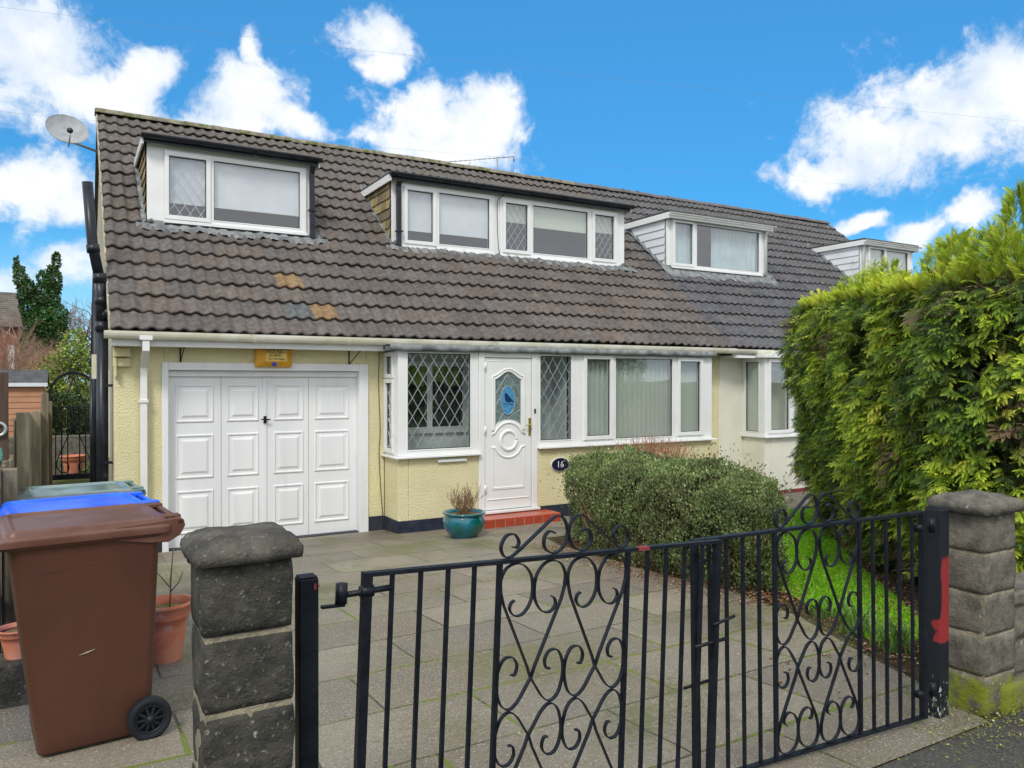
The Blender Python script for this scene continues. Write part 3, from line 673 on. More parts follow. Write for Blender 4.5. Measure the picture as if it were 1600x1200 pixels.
# vertical blinds: separate slats of one blind
V = []; F = []; o = 0; x = 6.5
while x < 8.98:
    a = R(-40 + rnd.uniform(-4, 4)); c_, s_ = math.cos(a) * .060, math.sin(a) * .060; y = 9.44
    V += [(x - c_, y - s_, 1.05), (x + c_, y + s_, 1.05), (x + c_, y + s_, 2.36), (x - c_, y - s_, 2.36)]; F.append((o, o + 1, o + 2, o + 3)); o += 4; x += .089
fast_mesh('vertical_blind', np.array(V), np.array(F), 'blind_vertical', H1)
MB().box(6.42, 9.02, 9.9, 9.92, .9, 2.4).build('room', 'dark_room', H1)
# porch inside: inner wall with a window and a lime pelmet
iw = MB(); iw.box(3.66, 3.80, 9.9, 9.94, .0, 2.36); iw.box(3.80, 4.95, 9.9, 9.94, 0, 1.30); iw.box(3.80, 4.95, 9.9, 9.94, 2.22, 2.36); iw.box(4.95, 6.4, 9.9, 9.94, 0, 2.36); iw.box(6.36, 6.40, 9.52, 9.9, 0, 2.36); iw.build('porch_wall', 'inner_wall', H1)
MB().box(3.66, 6.4, 9.38, 9.94, -.05, -.02).build('porch_floor', 'dark_wood', H1)
MB().box(3.66, 9.1, 9.38, 10.4, 2.345, 2.356).build('porch_ceiling', 'inner_wall', H1)
iwf = window(H1, 'inner_window', 3.80, 4.95, 1.24, 2.24, 9.86, [(3.88, 4.30, 1.33, 2.17, False), (4.38, 4.85, 1.33, 2.17, False)])
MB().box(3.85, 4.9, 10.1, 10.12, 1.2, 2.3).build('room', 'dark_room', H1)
V = []; F = []
for k in range(61):
    x = 3.88 + .97 * k / 60; y = 9.93 + .015 * math.sin(x * 60); V += [(x, y, 1.93 + .035 * math.sin(x * 13)), (x, y, 2.2)]
    if k: o = (k - 1) * 2; F.append((o, o + 2, o + 3, o + 1))
fast_mesh('pelmet', np.array(V), np.array(F), 'lime', H1, smooth=True)
MB().box(4.905, 4.93, 9.50, 9.9, 0, 2.345).build('porch_partition', 'dark_room', H1) if False else None
# front door
DX0, DX1 = 4.815, 5.746
f = MB(); f.box(DX0, 4.905, 9.285, 9.36, .19, 2.375); f.box(5.655, DX1, 9.285, 9.36, .19, 2.375); f.box(4.905, 5.655, 9.285, 9.36, 2.29, 2.375); f.box(DX0 - .01, DX1 + .02, 9.235, 9.37, .155, .19); df = f.build('door_frame', 'upvc', H1, bevel=.006)
d = MB()
gx0, gx1, gc = 5.075, 5.485, 5.28        # glazed part
top = [(gx0 + (gx1 - gx0) * k / 16, 1.985 + .105 * (.5 - .5 * math.cos(2 * math.pi * k / 16)) ** .8) for k in range(17)]
bot = [(gx0 + (gx1 - gx0) * k / 16, 1.29 + .14 * math.sqrt(max(0, 1 - ((k - 8) / 8.6) ** 2))) for k in range(17)]
L0, L1, Z0, Z1, YD = 4.915, 5.645, .20, 2.28, 9.300
n = 17
# door slab around the glass: left, right, strips above and below
d.box(L0, gx0, YD, YD + .06, Z0, Z1); d.box(gx1, L1, YD, YD + .06, Z0, Z1)
d.prism(top + [(gx1, Z1), (gx0, Z1)], YD, YD + .06); d.prism(bot[::-1] + [(gx0, Z0), (gx1, Z0)], YD, YD + .06)
dl = d.build('front_door', 'upvc', H1)
m_ = MB()
def bead(mb, pts, w, Y):    # half round moulding in the door plane
    P = []
    for a, b in zip(pts[:-1], pts[1:]):
        P.append(a)
        if math.hypot(b[0] - a[0], b[1] - a[1]) > .1: P += [(a[0] + (b[0] - a[0]) * q, a[1] + (b[1] - a[1]) * q) for q in (.02, .98)]
    P.append(pts[-1]); rs = []
    for i, (x, z) in enumerate(P):
        a, b = P[max(i - 1, 0)], P[min(i + 1, len(P) - 1)]; dx, dz = b[0] - a[0], b[1] - a[1]; L = math.hypot(dx, dz) or 1; nx, nz = -dz / L, dx / L
        rs.append([(x + nx * w * math.cos(q), Y - w * .8 * math.sin(q), z + nz * w * math.cos(q)) for q in [math.pi * k / 6 for k in range(7)]])
    mb.rings(rs, caps=(True, True), smooth=True)
m_out = [(gx0 - .045, 1.28), (gx0 - .045, 2.01)] + [(x + (x - gc) * .2, z + .045) for x, z in top] + [(gx1 + .045, 2.01), (gx1 + .045, 1.28)]
bead(m_, m_out, .016, YD); bead(m_, [(gx0 - .018, 1.28), (gx0 - .018, 1.995)] + [(x, z + .018) for x, z in top] + [(gx1 + .018, 1.995), (gx1 + .018, 1.28)], .012, YD)
arc = lambda r, a0, a1, n=24: [(gc + r * math.cos(R(a0 + (a1 - a0) * k / n)), 1.145 + r * 1.05 * math.sin(R(a0 + (a1 - a0) * k / n))) for k in range(n + 1)]
bead(m_, [(gx1 + .06, 1.225)] + arc(.235, 28, 152) + [(gx0 - .06, 1.225)], .018, YD); bead(m_, arc(.125, 0, 360, 36), .026, YD)
bead(m_, [(gx0 - .06, 1.06)] + arc(.225, 205, 335) + [(gx1 + .06, 1.06)], .018, YD)
bead(m_, [(gx0 - .045, 1.03), (gx0 - .045, .48), (gx1 + .045, .48), (gx1 + .045, 1.03)], .012, YD); bead(m_, [(gx0 - .03, .495), (gx1 + .03, .495)], .014, YD)
bead(m_, [(L0 + .035, .34), (L1 - .035, .34)], .012, YD); bead(m_, [(L0 + .03, 2.24), (L1 - .03, 2.24)], .006, YD); bead(m_, [(L1 - .03, 2.24), (L1 - .03, .3)], .005, YD)
m_.build('moulding', 'upvc', dl)
gl = MB(); gl.prism(top + bot[::-1], YD + .02, YD + .03); go = gl.build('door_glass', 'door_glass', dl)
ov = [(gc + .115 * math.cos(q), 1.70 + .20 * math.sin(q)) for q in [2 * math.pi * k / 28 for k in range(28)]]
MB().prism(ov, YD + .014, YD + .0195).build('oval_glass', 'blue_glass', dl)
rb = MB(); bead(rb, ov + [ov[0], ov[1]], .005, YD + .0145)
for (p, q) in (((gx0, 1.78), (gc, 2.07)), ((gc, 2.07), (gx1, 1.80)), ((gx0, 1.62), (gc - .10, 1.76)), ((gx1, 1.60), (gc + .10, 1.76)), ((gx0, 1.33), (gc - .06, 1.53)), ((gx0 + .01, 1.57), (gc + .02, 1.44)), ((gx1, 1.57), (gc, 1.45)), ((gx1 - .01, 1.36), (gc + .07, 1.54))):
    bead(rb, [p, q], .004, YD + .0195)
rb.build('glass_leading', 'leading', dl)
bd = [(-.055, .075), (-.045, .095), (-.025, .10), (-.01, .088), (.02, .055), (.06, .01), (.10, -.025), (.095, -.035), (.05, -.015), (.02, -.03), (-.015, -.03), (-.045, 0), (-.05, .04), (-.048, .07)]
MB().prism([(gc + x, 1.70 + z) for x, z in bd][::-1], YD + .011, YD + .0135).build('bird_motif', 'bird', dl)
MB().prism([(gc - .08, 1.655), (gc + .08, 1.648), (gc + .08, 1.642), (gc - .08, 1.649)], YD + .011, YD + .0135).build('perch_motif', 'bird', dl)
h = MB(); h.box(5.60, 5.635, YD - .014, YD - .001, 1.20, 1.45); h.tube([(5.617, YD - .01, 1.355), (5.617, YD - .06, 1.355), (5.53, YD - .062, 1.350)], .009); h.build('handle', 'brass', dl, bevel=.004)
hg = MB()
for zz in (2.12, 1.25, .45): hg.tube([(4.905, 9.275, zz), (4.905, 9.275, zz + .10)], .012)
hg.build('hinge', 'upvc', dl)
# step
st = MB(); st.box(4.72, 5.90, 8.92, 9.285, -.05, .145); so_ = st.build('door_step', 'red_tile', H1, bevel=.012, seg=3)
q = MB()
for k in range(1, 8): q.box(4.72 + 1.18 * k / 8 - .003, 4.72 + 1.18 * k / 8 + .003, 8.917, 8.9195, -.02, .128)
for k in range(1, 2): q.box(4.717, 4.7195, 9.10, 9.106, 0, .13)
q.box(4.73, 5.89, 9.05, 9.055, .1455, .147); q.build('grout', 'mortar', so_)
# roofs
OC = (.27, .18, .095)
r1 = roof_tiles('roof', .385, 9.68, H1, (.145, .127, .114), odd=((.385 + .33 * 6, 3, OC, .16), (.385 + .33 * 6 + .165, 3, (.29, .20, .11), .16), (.385 + .33 * 7, 1, OC, .32), (.385 + .33 * 6, 1, (.13, .14, .14), .32), (.385 + .33 * 20, 12, (.2, .15, .1), .3)))
und = MB(); und.prism_x([(EY, EZ - .02), (EY + .02, EZ - .05), (11.38, zr(11.38) - .05), (11.38, zr(11.38) - .02)], .40, 17.85)
und.prism_x([(12.75, zr(12.75) - .05), (14.0, zr(14) - .05), (14, zr(14) - .02), (12.75, zr(12.75) - .02)], .40, 17.85)
und.prism_x([(14.0, zr(14.0)), (18.8, zr(14.0) - 4.8 * SL), (18.8, zr(14) - 4.8 * SL - .05), (14.0, zr(14.0) - .06)], .385, 17.9)
xb = .40
for (a, b) in DORM + [(17.85, 17.85)]:
    if a > xb: und.prism_x([(11.38, zr(11.38) - .05), (12.75, zr(12.75) - .05), (12.75, zr(12.75) - .02), (11.38, zr(11.38) - .02)], xb, a - .01)
    xb = b + .01
und.build('roof_underlay', 'felt', H1)
def ridge(parent, x0, x1, m, L=.44, r=.115):
    mb = MB(); x = x0; k = 0
    while x < x1 - .05:
        e = min(x + L - .012, x1); zz = zr(14.0) + .012 + .006 * rnd.uniform(-1, 1); tl = rnd.uniform(-.006, .006); rr = r + rnd.uniform(-.004, .004)
        mb.rings([[(xx, 14.0 + (rr * 1.15) * math.cos(q), zz + sg * tl + rr * .85 * math.sin(q) - .02) for q in [math.pi * j / 10 for j in range(11)]] for xx, sg in ((x, -1), (e, 1))], closed=False, caps=(False, False))
        mb.rings([[(xx, 14.0 + (rr * 1.05) * math.cos(q), zz + rr * .74 * math.sin(q) - .02) for q in [math.pi * j / 10 for j in range(11)]] for xx in (x - .012, e + .012)], closed=False, caps=(True, True))
        x += L; k += 1
    return mb.build('ridge_tiles', m, parent)
ridge(H1, .37, 9.55, 'ridge_tile')
vm = MB(); N_ = 60
for sgn in (0,):
    R_ = []
    for k in range(N_ + 1):
        y = 9.46 + (14.0 - 9.46) * k / N_; j = .006 * noise.noise(Vector((y * 9, 0, 3))); z = zr(y)
        R_.append([(.372 + j, y, z - .05), (.372 + j, y, z + .02 + j), (.395, y, z + .035 + j), (.41, y, z - .05)])
    vm.rings(R_, smooth=False)
vm.build('verge', 'mortar', H1)
dormer(H1, 0, 4.07, 5.17, 'hung', [(1.11, 3.015, 4.12, 5.075, [(1.166, 1.637, 4.203, 5.0, True), (1.737, 2.921, 4.19, 5.01, False)])], [('blind', 1.14, 2.98, 4.40, 5.08)], 'dormer with a leaded and a plain window over the garage')
dm = bpy.data.objects['window'] if 'window' in bpy.data.objects else None
d1 = [o for o in H1.children if o.name.startswith('dormer')][-1]
leading(d1, 1.166, 1.637, 4.203, 5.0, 11.305, .135, .20)
dp = MB(); sq(dp, [(3.09, 11.25, 5.10), (3.09, 11.28, 5.0), (3.09, 11.265, 4.05)], .032)
for zz in (4.45,): dp.box(3.03, 3.15, 11.22, 11.30, zz, zz + .02)
dp.build('downpipe', 'black_plastic', d1)
d2 = dormer(H1, 1, 4.05, 5.13, 'hung', [(4.50, 6.14, 4.07, 5.06, [(4.594, 5.032, 4.176, 4.965, True), (5.144, 6.053, 4.165, 4.985, False)]), (6.26, 8.72, 4.07, 5.06, [(6.358, 6.79, 4.18, 4.965, True), (6.905, 8.05, 4.165, 4.985, False), (8.20, 8.63, 4.18, 4.965, True)])],
       [('blind', 4.52, 6.12, 4.36, 5.06), ('cream', 6.85, 8.10, 4.62, 5.06), ('cream', 6.30, 6.82, 4.66, 5.06), ('cream', 8.14, 8.68, 4.66, 5.06)], 'wide dormer with five panes and tile hung cheek')
leading(d2, 6.358, 6.79, 4.18, 4.965, 11.305, .125, .19); leading(d2, 8.20, 8.63, 4.18, 4.965, 11.305, .125, .19)
dp = MB(); sq(dp, [(4.44, 11.25, 5.06), (4.44, 11.28, 4.98), (4.44, 11.265, 4.02)], .032); dp.box(4.385, 4.495, 11.22, 11.30, 4.28, 4.30); dp.build('downpipe', 'black_plastic', d2)
cb = MB(); cb.tube(catmull([(6.36, 11.22, 5.12), (6.24, 11.29, 5.02), (6.20, 11.30, 4.9), (6.205, 11.30, 4.5), (6.225, 11.30, 4.2), (6.25, 11.29, 4.03)], 5), .006, 6); cb.build('cable', 'black_plastic', d2)
# waste pipe on the gable
sp = MB(); P_ = [(.335, 10.2, -.03), (.335, 10.2, 2.62)]
sp.tube(P_, .062, 20); sp.tube([(.335, 10.2, 2.62), (.325, 10.2, 2.95), (.31, 10.2, 3.15)], .060, 20); sp.tube([(.31, 10.2, 3.15), (.235, 10.2, 3.55), (.185, 10.2, 4.27)], .057, 20)
for (a, b, rr) in (((.335, 10.2, 2.55), (.335, 10.2, 2.66), .076), ((.333, 10.2, 2.86), (.33, 10.2, 2.95), .074), ((.312, 10.2, 3.12), (.305, 10.2, 3.22), .072), ((.248, 10.2, 3.46), (.236, 10.2, 3.55), .070)): sp.tube([a, b], rr, 20)
sp.tube([(.335, 10.2, 2.72), (.40, 10.12, 2.76)], .045, 16); sp.tube([(.39, 10.13, 2.755), (.415, 10.10, 2.77)], .055, 16)
for zz in (1.0, 1.9): sp.box(.33, .44, 10.14, 10.16, zz, zz + .03)
sp.build('soil_pipe', 'black_plastic', H1); MB().tube([(.335, 12.9, 0), (.335, 12.9, 3.4)], .035, 12).build('waste_pipe', 'black_plastic', H1); MB().tube([(.30, 13.6, 2.1), (.30, 13.6, 0)], .028, 10).build('waste_pipe', 'black_plastic', H1); MB().box(.28, .44, 12.6, 12.8, 2.0, 2.35).build('vent_box', 'cream_upvc', H1)
MB().box(.425, .439, 11.0, 12.0, 1.0, 2.1).build('side_window', 'upvc', H1)

# ---- the cream house
H2 = thing('cream_house', (13.8, 9.8, 0), 'cream rendered house with red painted base, partly behind the tall hedge', 'house', 'pair of joined bungalows with dormers')
w = MB(); w.box(9.764, 12.6, 9.8, 10.0, -.1, 2.50); w.box(10.33, 10.47, 9.302, 9.799, -.1, .985); w.box(10.47, 12.5, 9.302, 9.5, -.1, .985); w.box(12.36, 12.5, 9.5, 9.799, -.1, .985)
w.box(12.6, 17.8, 9.8, 10.0, -.1, 2.5)
w.build('wall', 'cream_render', H2, bevel=.012)
MB().prism_x(prof, 17.65, 17.8).build('side_wall', 'cream_render', H2)
p = MB(); p.box(9.77, 10.31, 9.785, 9.799, -.1, .07); p.box(10.31, 10.329, 9.285, 9.785, -.1, .07); p.box(10.329, 12.52, 9.285, 9.301, -.1, .07); p.build('plinth', 'red_plinth', H2)
DBn = 9.30
bw = window(H2, 'bay_window', 10.33, 12.5, 1.02, 2.36, DBn, [(10.46, 10.93, 1.12, 2.29, True), (11.06, 11.9, 1.08, 2.31, False), (12.02, 12.42, 1.12, 2.29, True)])
side2 = Matrix(((0, 1, 0, 10.33 - 9.30), (-1, 0, 0, 9.30 + 9.80), (0, 0, 1, 0), (0, 0, 0, 1)))
window(H2, 'side_window', 9.30, 9.725, 1.02, 2.36, 9.30, [(9.37, 9.66, 1.09, 2.30, False)], mapf=side2)
sl_ = MB(); sl_.box(10.28, 12.54, 9.225, 9.372, .99, 1.018); sl_.box(10.28, 10.40, 9.373, 9.79, .99, 1.018); sl_.build('sill', 'upvc', H2, bevel=.006)
MB().box(10.25, 12.6, 9.22, 9.79, 2.363, 2.43).build('bay_roof', 'upvc', H2, bevel=.01)
MB().box(10.36, 12.4, 9.9, 9.93, .9, 2.4).build('room', 'dark_room', H2)
MB().box(10.45, 10.95, 9.42, 9.424, 2.14, 2.34).build('blind', 'blind_cream', H2)
MB().box(10.372, 10.378, 9.40, 9.75, 1.02, 2.34).build('net_curtain', 'blind_vertical', H2)
f = MB(); f.box(9.77, 17.9, 9.50, 9.525, 2.40, 2.495); f.box(9.765, 10.2, 9.40, 9.79, 2.36, 2.40); f.build('fascia', 'upvc', H2)
gutter(H2, 9.745, 17.9, 9.43, 2.505, 'cream_upvc', .056, (10.4, 11.6), 1.3)
r2 = roof_tiles('roof', 9.695, 17.945, H2, (.118, .118, .126))
ridge(H2, 9.56, 17.93, 'ridge_clean')
vm = MB(); vm.prism_x([(9.46, zr(9.46) - .05), (14.0, zr(14) - .05), (14.0, zr(14) + .03), (9.46, zr(9.46) + .03)], 17.93, 17.96); vm.build('verge', 'ridge_clean', H2)
d3 = dormer(H2, 2, 4.14, 5.17, 'ship', [(10.02, 12.45, 4.16, 5.08, [(10.09, 10.54, 4.24, 5.02, True), (10.66, 12.38, 4.22, 5.03, False)])], [('curtain', 10.05, 10.62, 4.2, 5.06), ('curtain', 11.15, 12.42, 4.2, 5.06)], 'white boarded dormer with drawn curtains')
d4 = dormer(H2, 3, 4.10, 5.17, 'ship', [(15.9, 17.5, 4.16, 5.08, [(15.97, 16.5, 4.22, 5.02, True), (16.6, 17.4, 4.22, 5.02, False)])], [('cream', 15.95, 17.45, 4.6, 5.06)], 'white boarded dormer half hidden by the hedge')
MB().tube([(15.76, 11.22, 5.12), (15.76, 11.3, 5.05), (15.76, 11.3, 4.1)], .035, 10).build('downpipe', 'upvc', d4)
MB().tube([(12.58, 11.22, 5.10), (12.58, 11.3, 5.02), (12.58, 11.3, 4.16)], .03, 10).build('downpipe', 'upvc', d3)

# ---------------------------------------------------------------- fittings on the houses
a = thing('alarm_box', (2.19, 9.71, 2.27), 'yellow burglar alarm box with blue lamp above the garage door', 'alarm box')
m_ = MB(); m_.rings([[(1.97, 9.80, 2.14), (2.41, 9.80, 2.14), (2.41, 9.80, 2.36), (1.97, 9.80, 2.36)], [(1.97, 9.73, 2.14), (2.41, 9.73, 2.14), (2.41, 9.73, 2.36), (1.97, 9.73, 2.36)], [(2.05, 9.68, 2.20), (2.35, 9.68, 2.20), (2.35, 9.68, 2.352), (2.05, 9.68, 2.352)]], smooth=False)
m_.build('housing', 'alarm_yellow', a, bevel=.004)
MB().box(2.085, 2.335, 9.676, 9.679, 2.212, 2.348).build('label_plate', 'alarm_label', a)
lens = MB(); lens.lathe([(.030, 0), (.029, .012), (.018, .026), (.001, .03)], n=16); lo = lens.build('lamp', 'blue_lens', a); lo.rotation_euler = (R(90), 0, 0); lo.location = (0, -.012, -.095)
for v in lo.data.vertices: v.co += Vector(a.location)
XT = lambda x, y, z: Matrix.Translation((x, y, z)) @ Matrix.Rotation(R(90), 4, 'X')
text_mesh('lettering', 'HOUSE', .062, 'ink', a, XT(2.185, 9.6745, 2.323)); text_mesh('lettering', 'ALARMS', .040, 'ink', a, XT(2.19, 9.6745, 2.280)); text_mesh('lettering', '051-707 6666', .036, 'ink', a, XT(2.21, 9.6745, 2.236))
text_mesh('lettering', 'LTD', .026, 'ink', a, XT(2.305, 9.6745, 2.32))
for k, (x, lean, lab) in enumerate(((1.13, .0, 'black iron basket bracket above the garage door, beside the downpipe'), (3.165, .10, 'black iron basket bracket above the garage door, beside the bay window'))):
    b = thing('hanging_bracket', (x, 9.79, 2.3), lab, 'bracket', 'basket brackets over the garage')
    MB().box(x - .008, x + .008, 9.785, 9.797, 2.15, 2.40).build('back_plate', 'iron', b)
    y1 = 9.64 if k == 0 else 9.60
    MB().tube([(x, 9.785, 2.18), (x + .03 + lean * .8, y1, 2.38)], .006, 6).build('brace', 'iron', b)
    MB().tube([(x, 9.785, 2.37), (x + .03 + lean * .8, y1 - .02, 2.39), (x + .03 + lean * .8, y1 - .035, 2.42)], .008, 6).build('arm', 'iron', b)
pl = thing('number_plaque', (6.12, 9.28, .765), 'oval dark blue house number plaque beside the front door', 'number plaque')
ov2 = lambda rx, rz: [(6.13 + rx * math.cos(q), .765 + rz * math.sin(q)) for q in [2 * math.pi * k / 32 for k in range(32)]]
MB().prism(ov2(.155, .102), 9.283, 9.2995).build('rim', 'plaque_white', pl); MB().prism(ov2(.147, .094), 9.277, 9.2829).build('plate', 'plaque', pl)
text_mesh('numerals', '16', .125, 'plaque_white', pl, XT(6.125, 9.2755, .765))
bl = thing('door_bell', (5.70, 9.28, 1.545), 'small dark bell push on the white door frame', 'door bell'); MB().box(5.688, 5.712, 9.268, 9.284, 1.515, 1.575).build('body', 'black_plastic', bl, bevel=.003)
MB().lathe([(.007, 0), (.006, .004), (.001, .005)], c=(5.70, 9.266, 1.55), n=10).build('button', 'steel', bl)
cbl = MB().tube(catmull([(3.575, 9.775, 2.35), (3.57, 9.785, 1.9), (3.59, 9.787, 1.3), (3.575, 9.787, 1.0), (3.60, 9.787, .5), (3.625, 9.782, .16)], 5), .005, 6).build('wall_cable', 'dark_wood'); tag(cbl, 'thin dark cable running down the wall beside the bay window', 'cable')
# wall lantern inside the porch
ln = thing('wall_lantern', (5.98, 9.86, 1.92), 'black wall lantern hanging inside the porch window', 'lantern')
MB().lathe([(.002, .19), (.01, .16), (.065, .10), (.07, .09), (.055, .085), (.04, -.06), (.045, -.065), (.02, -.09), (.005, -.12)], c=(5.98, 9.74, 1.92), n=6).build('lantern_body', 'iron', ln)
MB().tube(catmull([(5.98, 9.895, 1.80), (5.98, 9.83, 1.76), (5.98, 9.76, 1.80), (5.98, 9.80, 2.06), (5.98, 9.76, 2.12), (5.98, 9.74, 2.09)], 5), .008, 6).build('arm', 'iron', ln)
# satellite dishes
def dish(loc, diam, rz, tilt, wallpt, label):
    t_ = thing('satellite_dish', loc, label, 'satellite dish', 'satellite dishes'); L = Vector(loc)
    Mx = Matrix.Translation(L) @ Matrix.Rotation(rz, 4, 'Z') @ Matrix.Rotation(R(90) - tilt, 4, 'X')
    mb = MB(); mb.M = Mx; r0 = diam / 2; n = 40; dep = .09
    pr = [(r0 * q, dep * q * q) for q in (.02, .25, .5, .75, .95, 1.0)] + [(r0 * 1.01, dep + .006), (r0 * 1.01, dep - .004)] + [(r0 * q, dep * q * q - .012) for q in (.97, .75, .5, .25, .02)]
    mb.rings([[(r * math.cos(2 * math.pi * k / n), r * 1.08 * math.sin(2 * math.pi * k / n), z) for k in range(n)] for r, z in pr], caps=(True, True)); mb.build('reflector', 'dish_grey', t_)
    a_ = MB(); a_.M = Mx; a_.tube([(0, -r0 * 1.05, .02), (0, -r0 * 1.1, .12), (0, -r0 * .95, .25)], .011, 8); a_.build('feed_arm', 'steel', t_)
    l_ = MB(); l_.M = Mx; l_.tube([(0, -r0 * 1.0, .29), (0, -r0 * .80, .25)], .030, 12); l_.tube([(0, -r0 * .80, .25), (0, -r0 * .74, .235)], .040, 12); l_.build('receiver', 'black_plastic', t_)
    b_ = MB(); back = Mx @ Vector((0, 0, -.02)); b_.tube([back, back + Vector((.02, .12, -.05)), Vector(wallpt)], .018, 8); b_.box(wallpt[0] - .01, wallpt[0] + .02, wallpt[1] - .08, wallpt[1] + .08, wallpt[2] - .1, wallpt[2] + .1); b_.build('bracket', 'steel', t_)
dish((-.03, 12.95, 5.56), .54, R(8), R(34), (.43, 13.25, 5.42), 'round grey satellite dish mounted on the gable of the yellow house')
# chimney pot and aerials behind the ridge
cp = thing('chimney_stack', (8.2, 15.2, 5.4), 'brick chimney stack with red clay pot just above the ridge', 'chimney'); MB().box(7.85, 8.55, 14.9, 15.5, 4.8, 6.28).build('stack', 'brick', cp); MB().lathe([(.13, 0), (.12, .2), (.14, .24), (.17, .27), (.12, .34), (.02, .36)], c=(8.15, 15.2, 6.34), n=18).build('chimney_pot', 'terracotta', cp)
def aerial(name, x, y, z0, z1, L, n, ang, tilt, lab):
    t_ = thing(name, (x, y, z0), lab, 'aerial', 'television aerials'); MB().tube([(x, y, z0), (x, y, z1)], .016, 8).build('mast', 'steel', t_)
    dx, dy = math.cos(ang), math.sin(ang); b = MB(); P = lambda s: (x + dx * s, y + dy * s, z1 - .03 + tilt * s)
    b.tube([P(-L * .8), P(L * .2)], .010, 6); b.build('boom', 'steel', t_)
    e = MB()
    for k in range(n):
        s = -L * .8 + L * k / (n - 1); c_ = P(s); l = .10 - .002 * k; e.tube([(c_[0] - dy * l, c_[1] + dx * l, c_[2]), (c_[0] + dy * l, c_[1] - dx * l, c_[2])], .005, 5)
    c_ = P(L * .2); e.tube([(c_[0], c_[1], c_[2] - .12), (c_[0], c_[1], c_[2] + .12)], .014, 6)
    e.build('elements', 'steel', t_)
aerial('tv_aerial', 9.25, 16.2, 5.0, 7.02, .62, 8, R(-25), .05, 'tall television aerial on a mast behind the ridge')
aerial('tv_aerial', 9.0, 16.4, 5.0, 7.40, 2.0, 18, R(-30), .08, 'long television aerial of many rods above the ridge')
aerial('tv_aerial', 7.75, 15.2, 5.2, 6.70, .45, 5, R(160), .0, 'small dark aerial next to the red chimney pot')
# ---------------------------------------------------------------- gate piers, posts, wall
def rock(mb, x0, x1, y0, y1, z0, z1, seed, amp=.008, faces=14):
    """one rock faced stone: a box with bulging, uneven sides and worn edges"""
    nx = 8; g = []
    cx, cy, cz = (x0 + x1) / 2, (y0 + y1) / 2, (z0 + z1) / 2; hx, hy, hz = (x1 - x0) / 2, (y1 - y0) / 2, (z1 - z0) / 2
    import itertools
    V = {}; vs = []; fs = []
    def vid(a, b, c):
        k = (round(a, 4), round(b, 4), round(c, 4))
        if k not in V:
            # rounded box
            e = 24.0; L = (abs(a) ** e + abs(b) ** e + abs(c) ** e) ** (1 / e); p = Vector((a / L, b / L, c / L))
            q = Vector((cx + p.x * hx, cy + p.y * hy, cz + p.z * hz))
            n = noise.noise(Vector((q.x * 9 + seed * 3.1, q.y * 9, q.z * 9))) * amp + noise.noise(Vector((q.x * 30, q.y * 30 + seed, q.z * 30))) * amp * .4
            bul = amp * .7 * (1 - abs(c) ** 4)
            d = Vector((p.x, p.y, 0));  d = d.normalized() if d.length > .01 else d
            q += d * (n + bul - amp) * (1 if abs(c) < .98 else .5)
            V[k] = len(vs); vs.append(q)
        return V[k]
    t = [-1 + 2 * i / nx for i in range(nx + 1)]
    for ax in range(3):
        for s in (-1, 1):
            for i in range(nx):
                for j in range(nx):
                    q = []
                    for (u, v) in ((t[i], t[j]), (t[i + 1], t[j]), (t[i + 1], t[j + 1]), (t[i], t[j + 1])):
                        p = [0, 0, 0]; p[ax] = s; p[(ax + 1) % 3] = u; p[(ax + 2) % 3] = v; q.append(vid(*p))
                    fs.append(tuple(q if s > 0 else q[::-1]))
    mb.add(vs, fs, True)

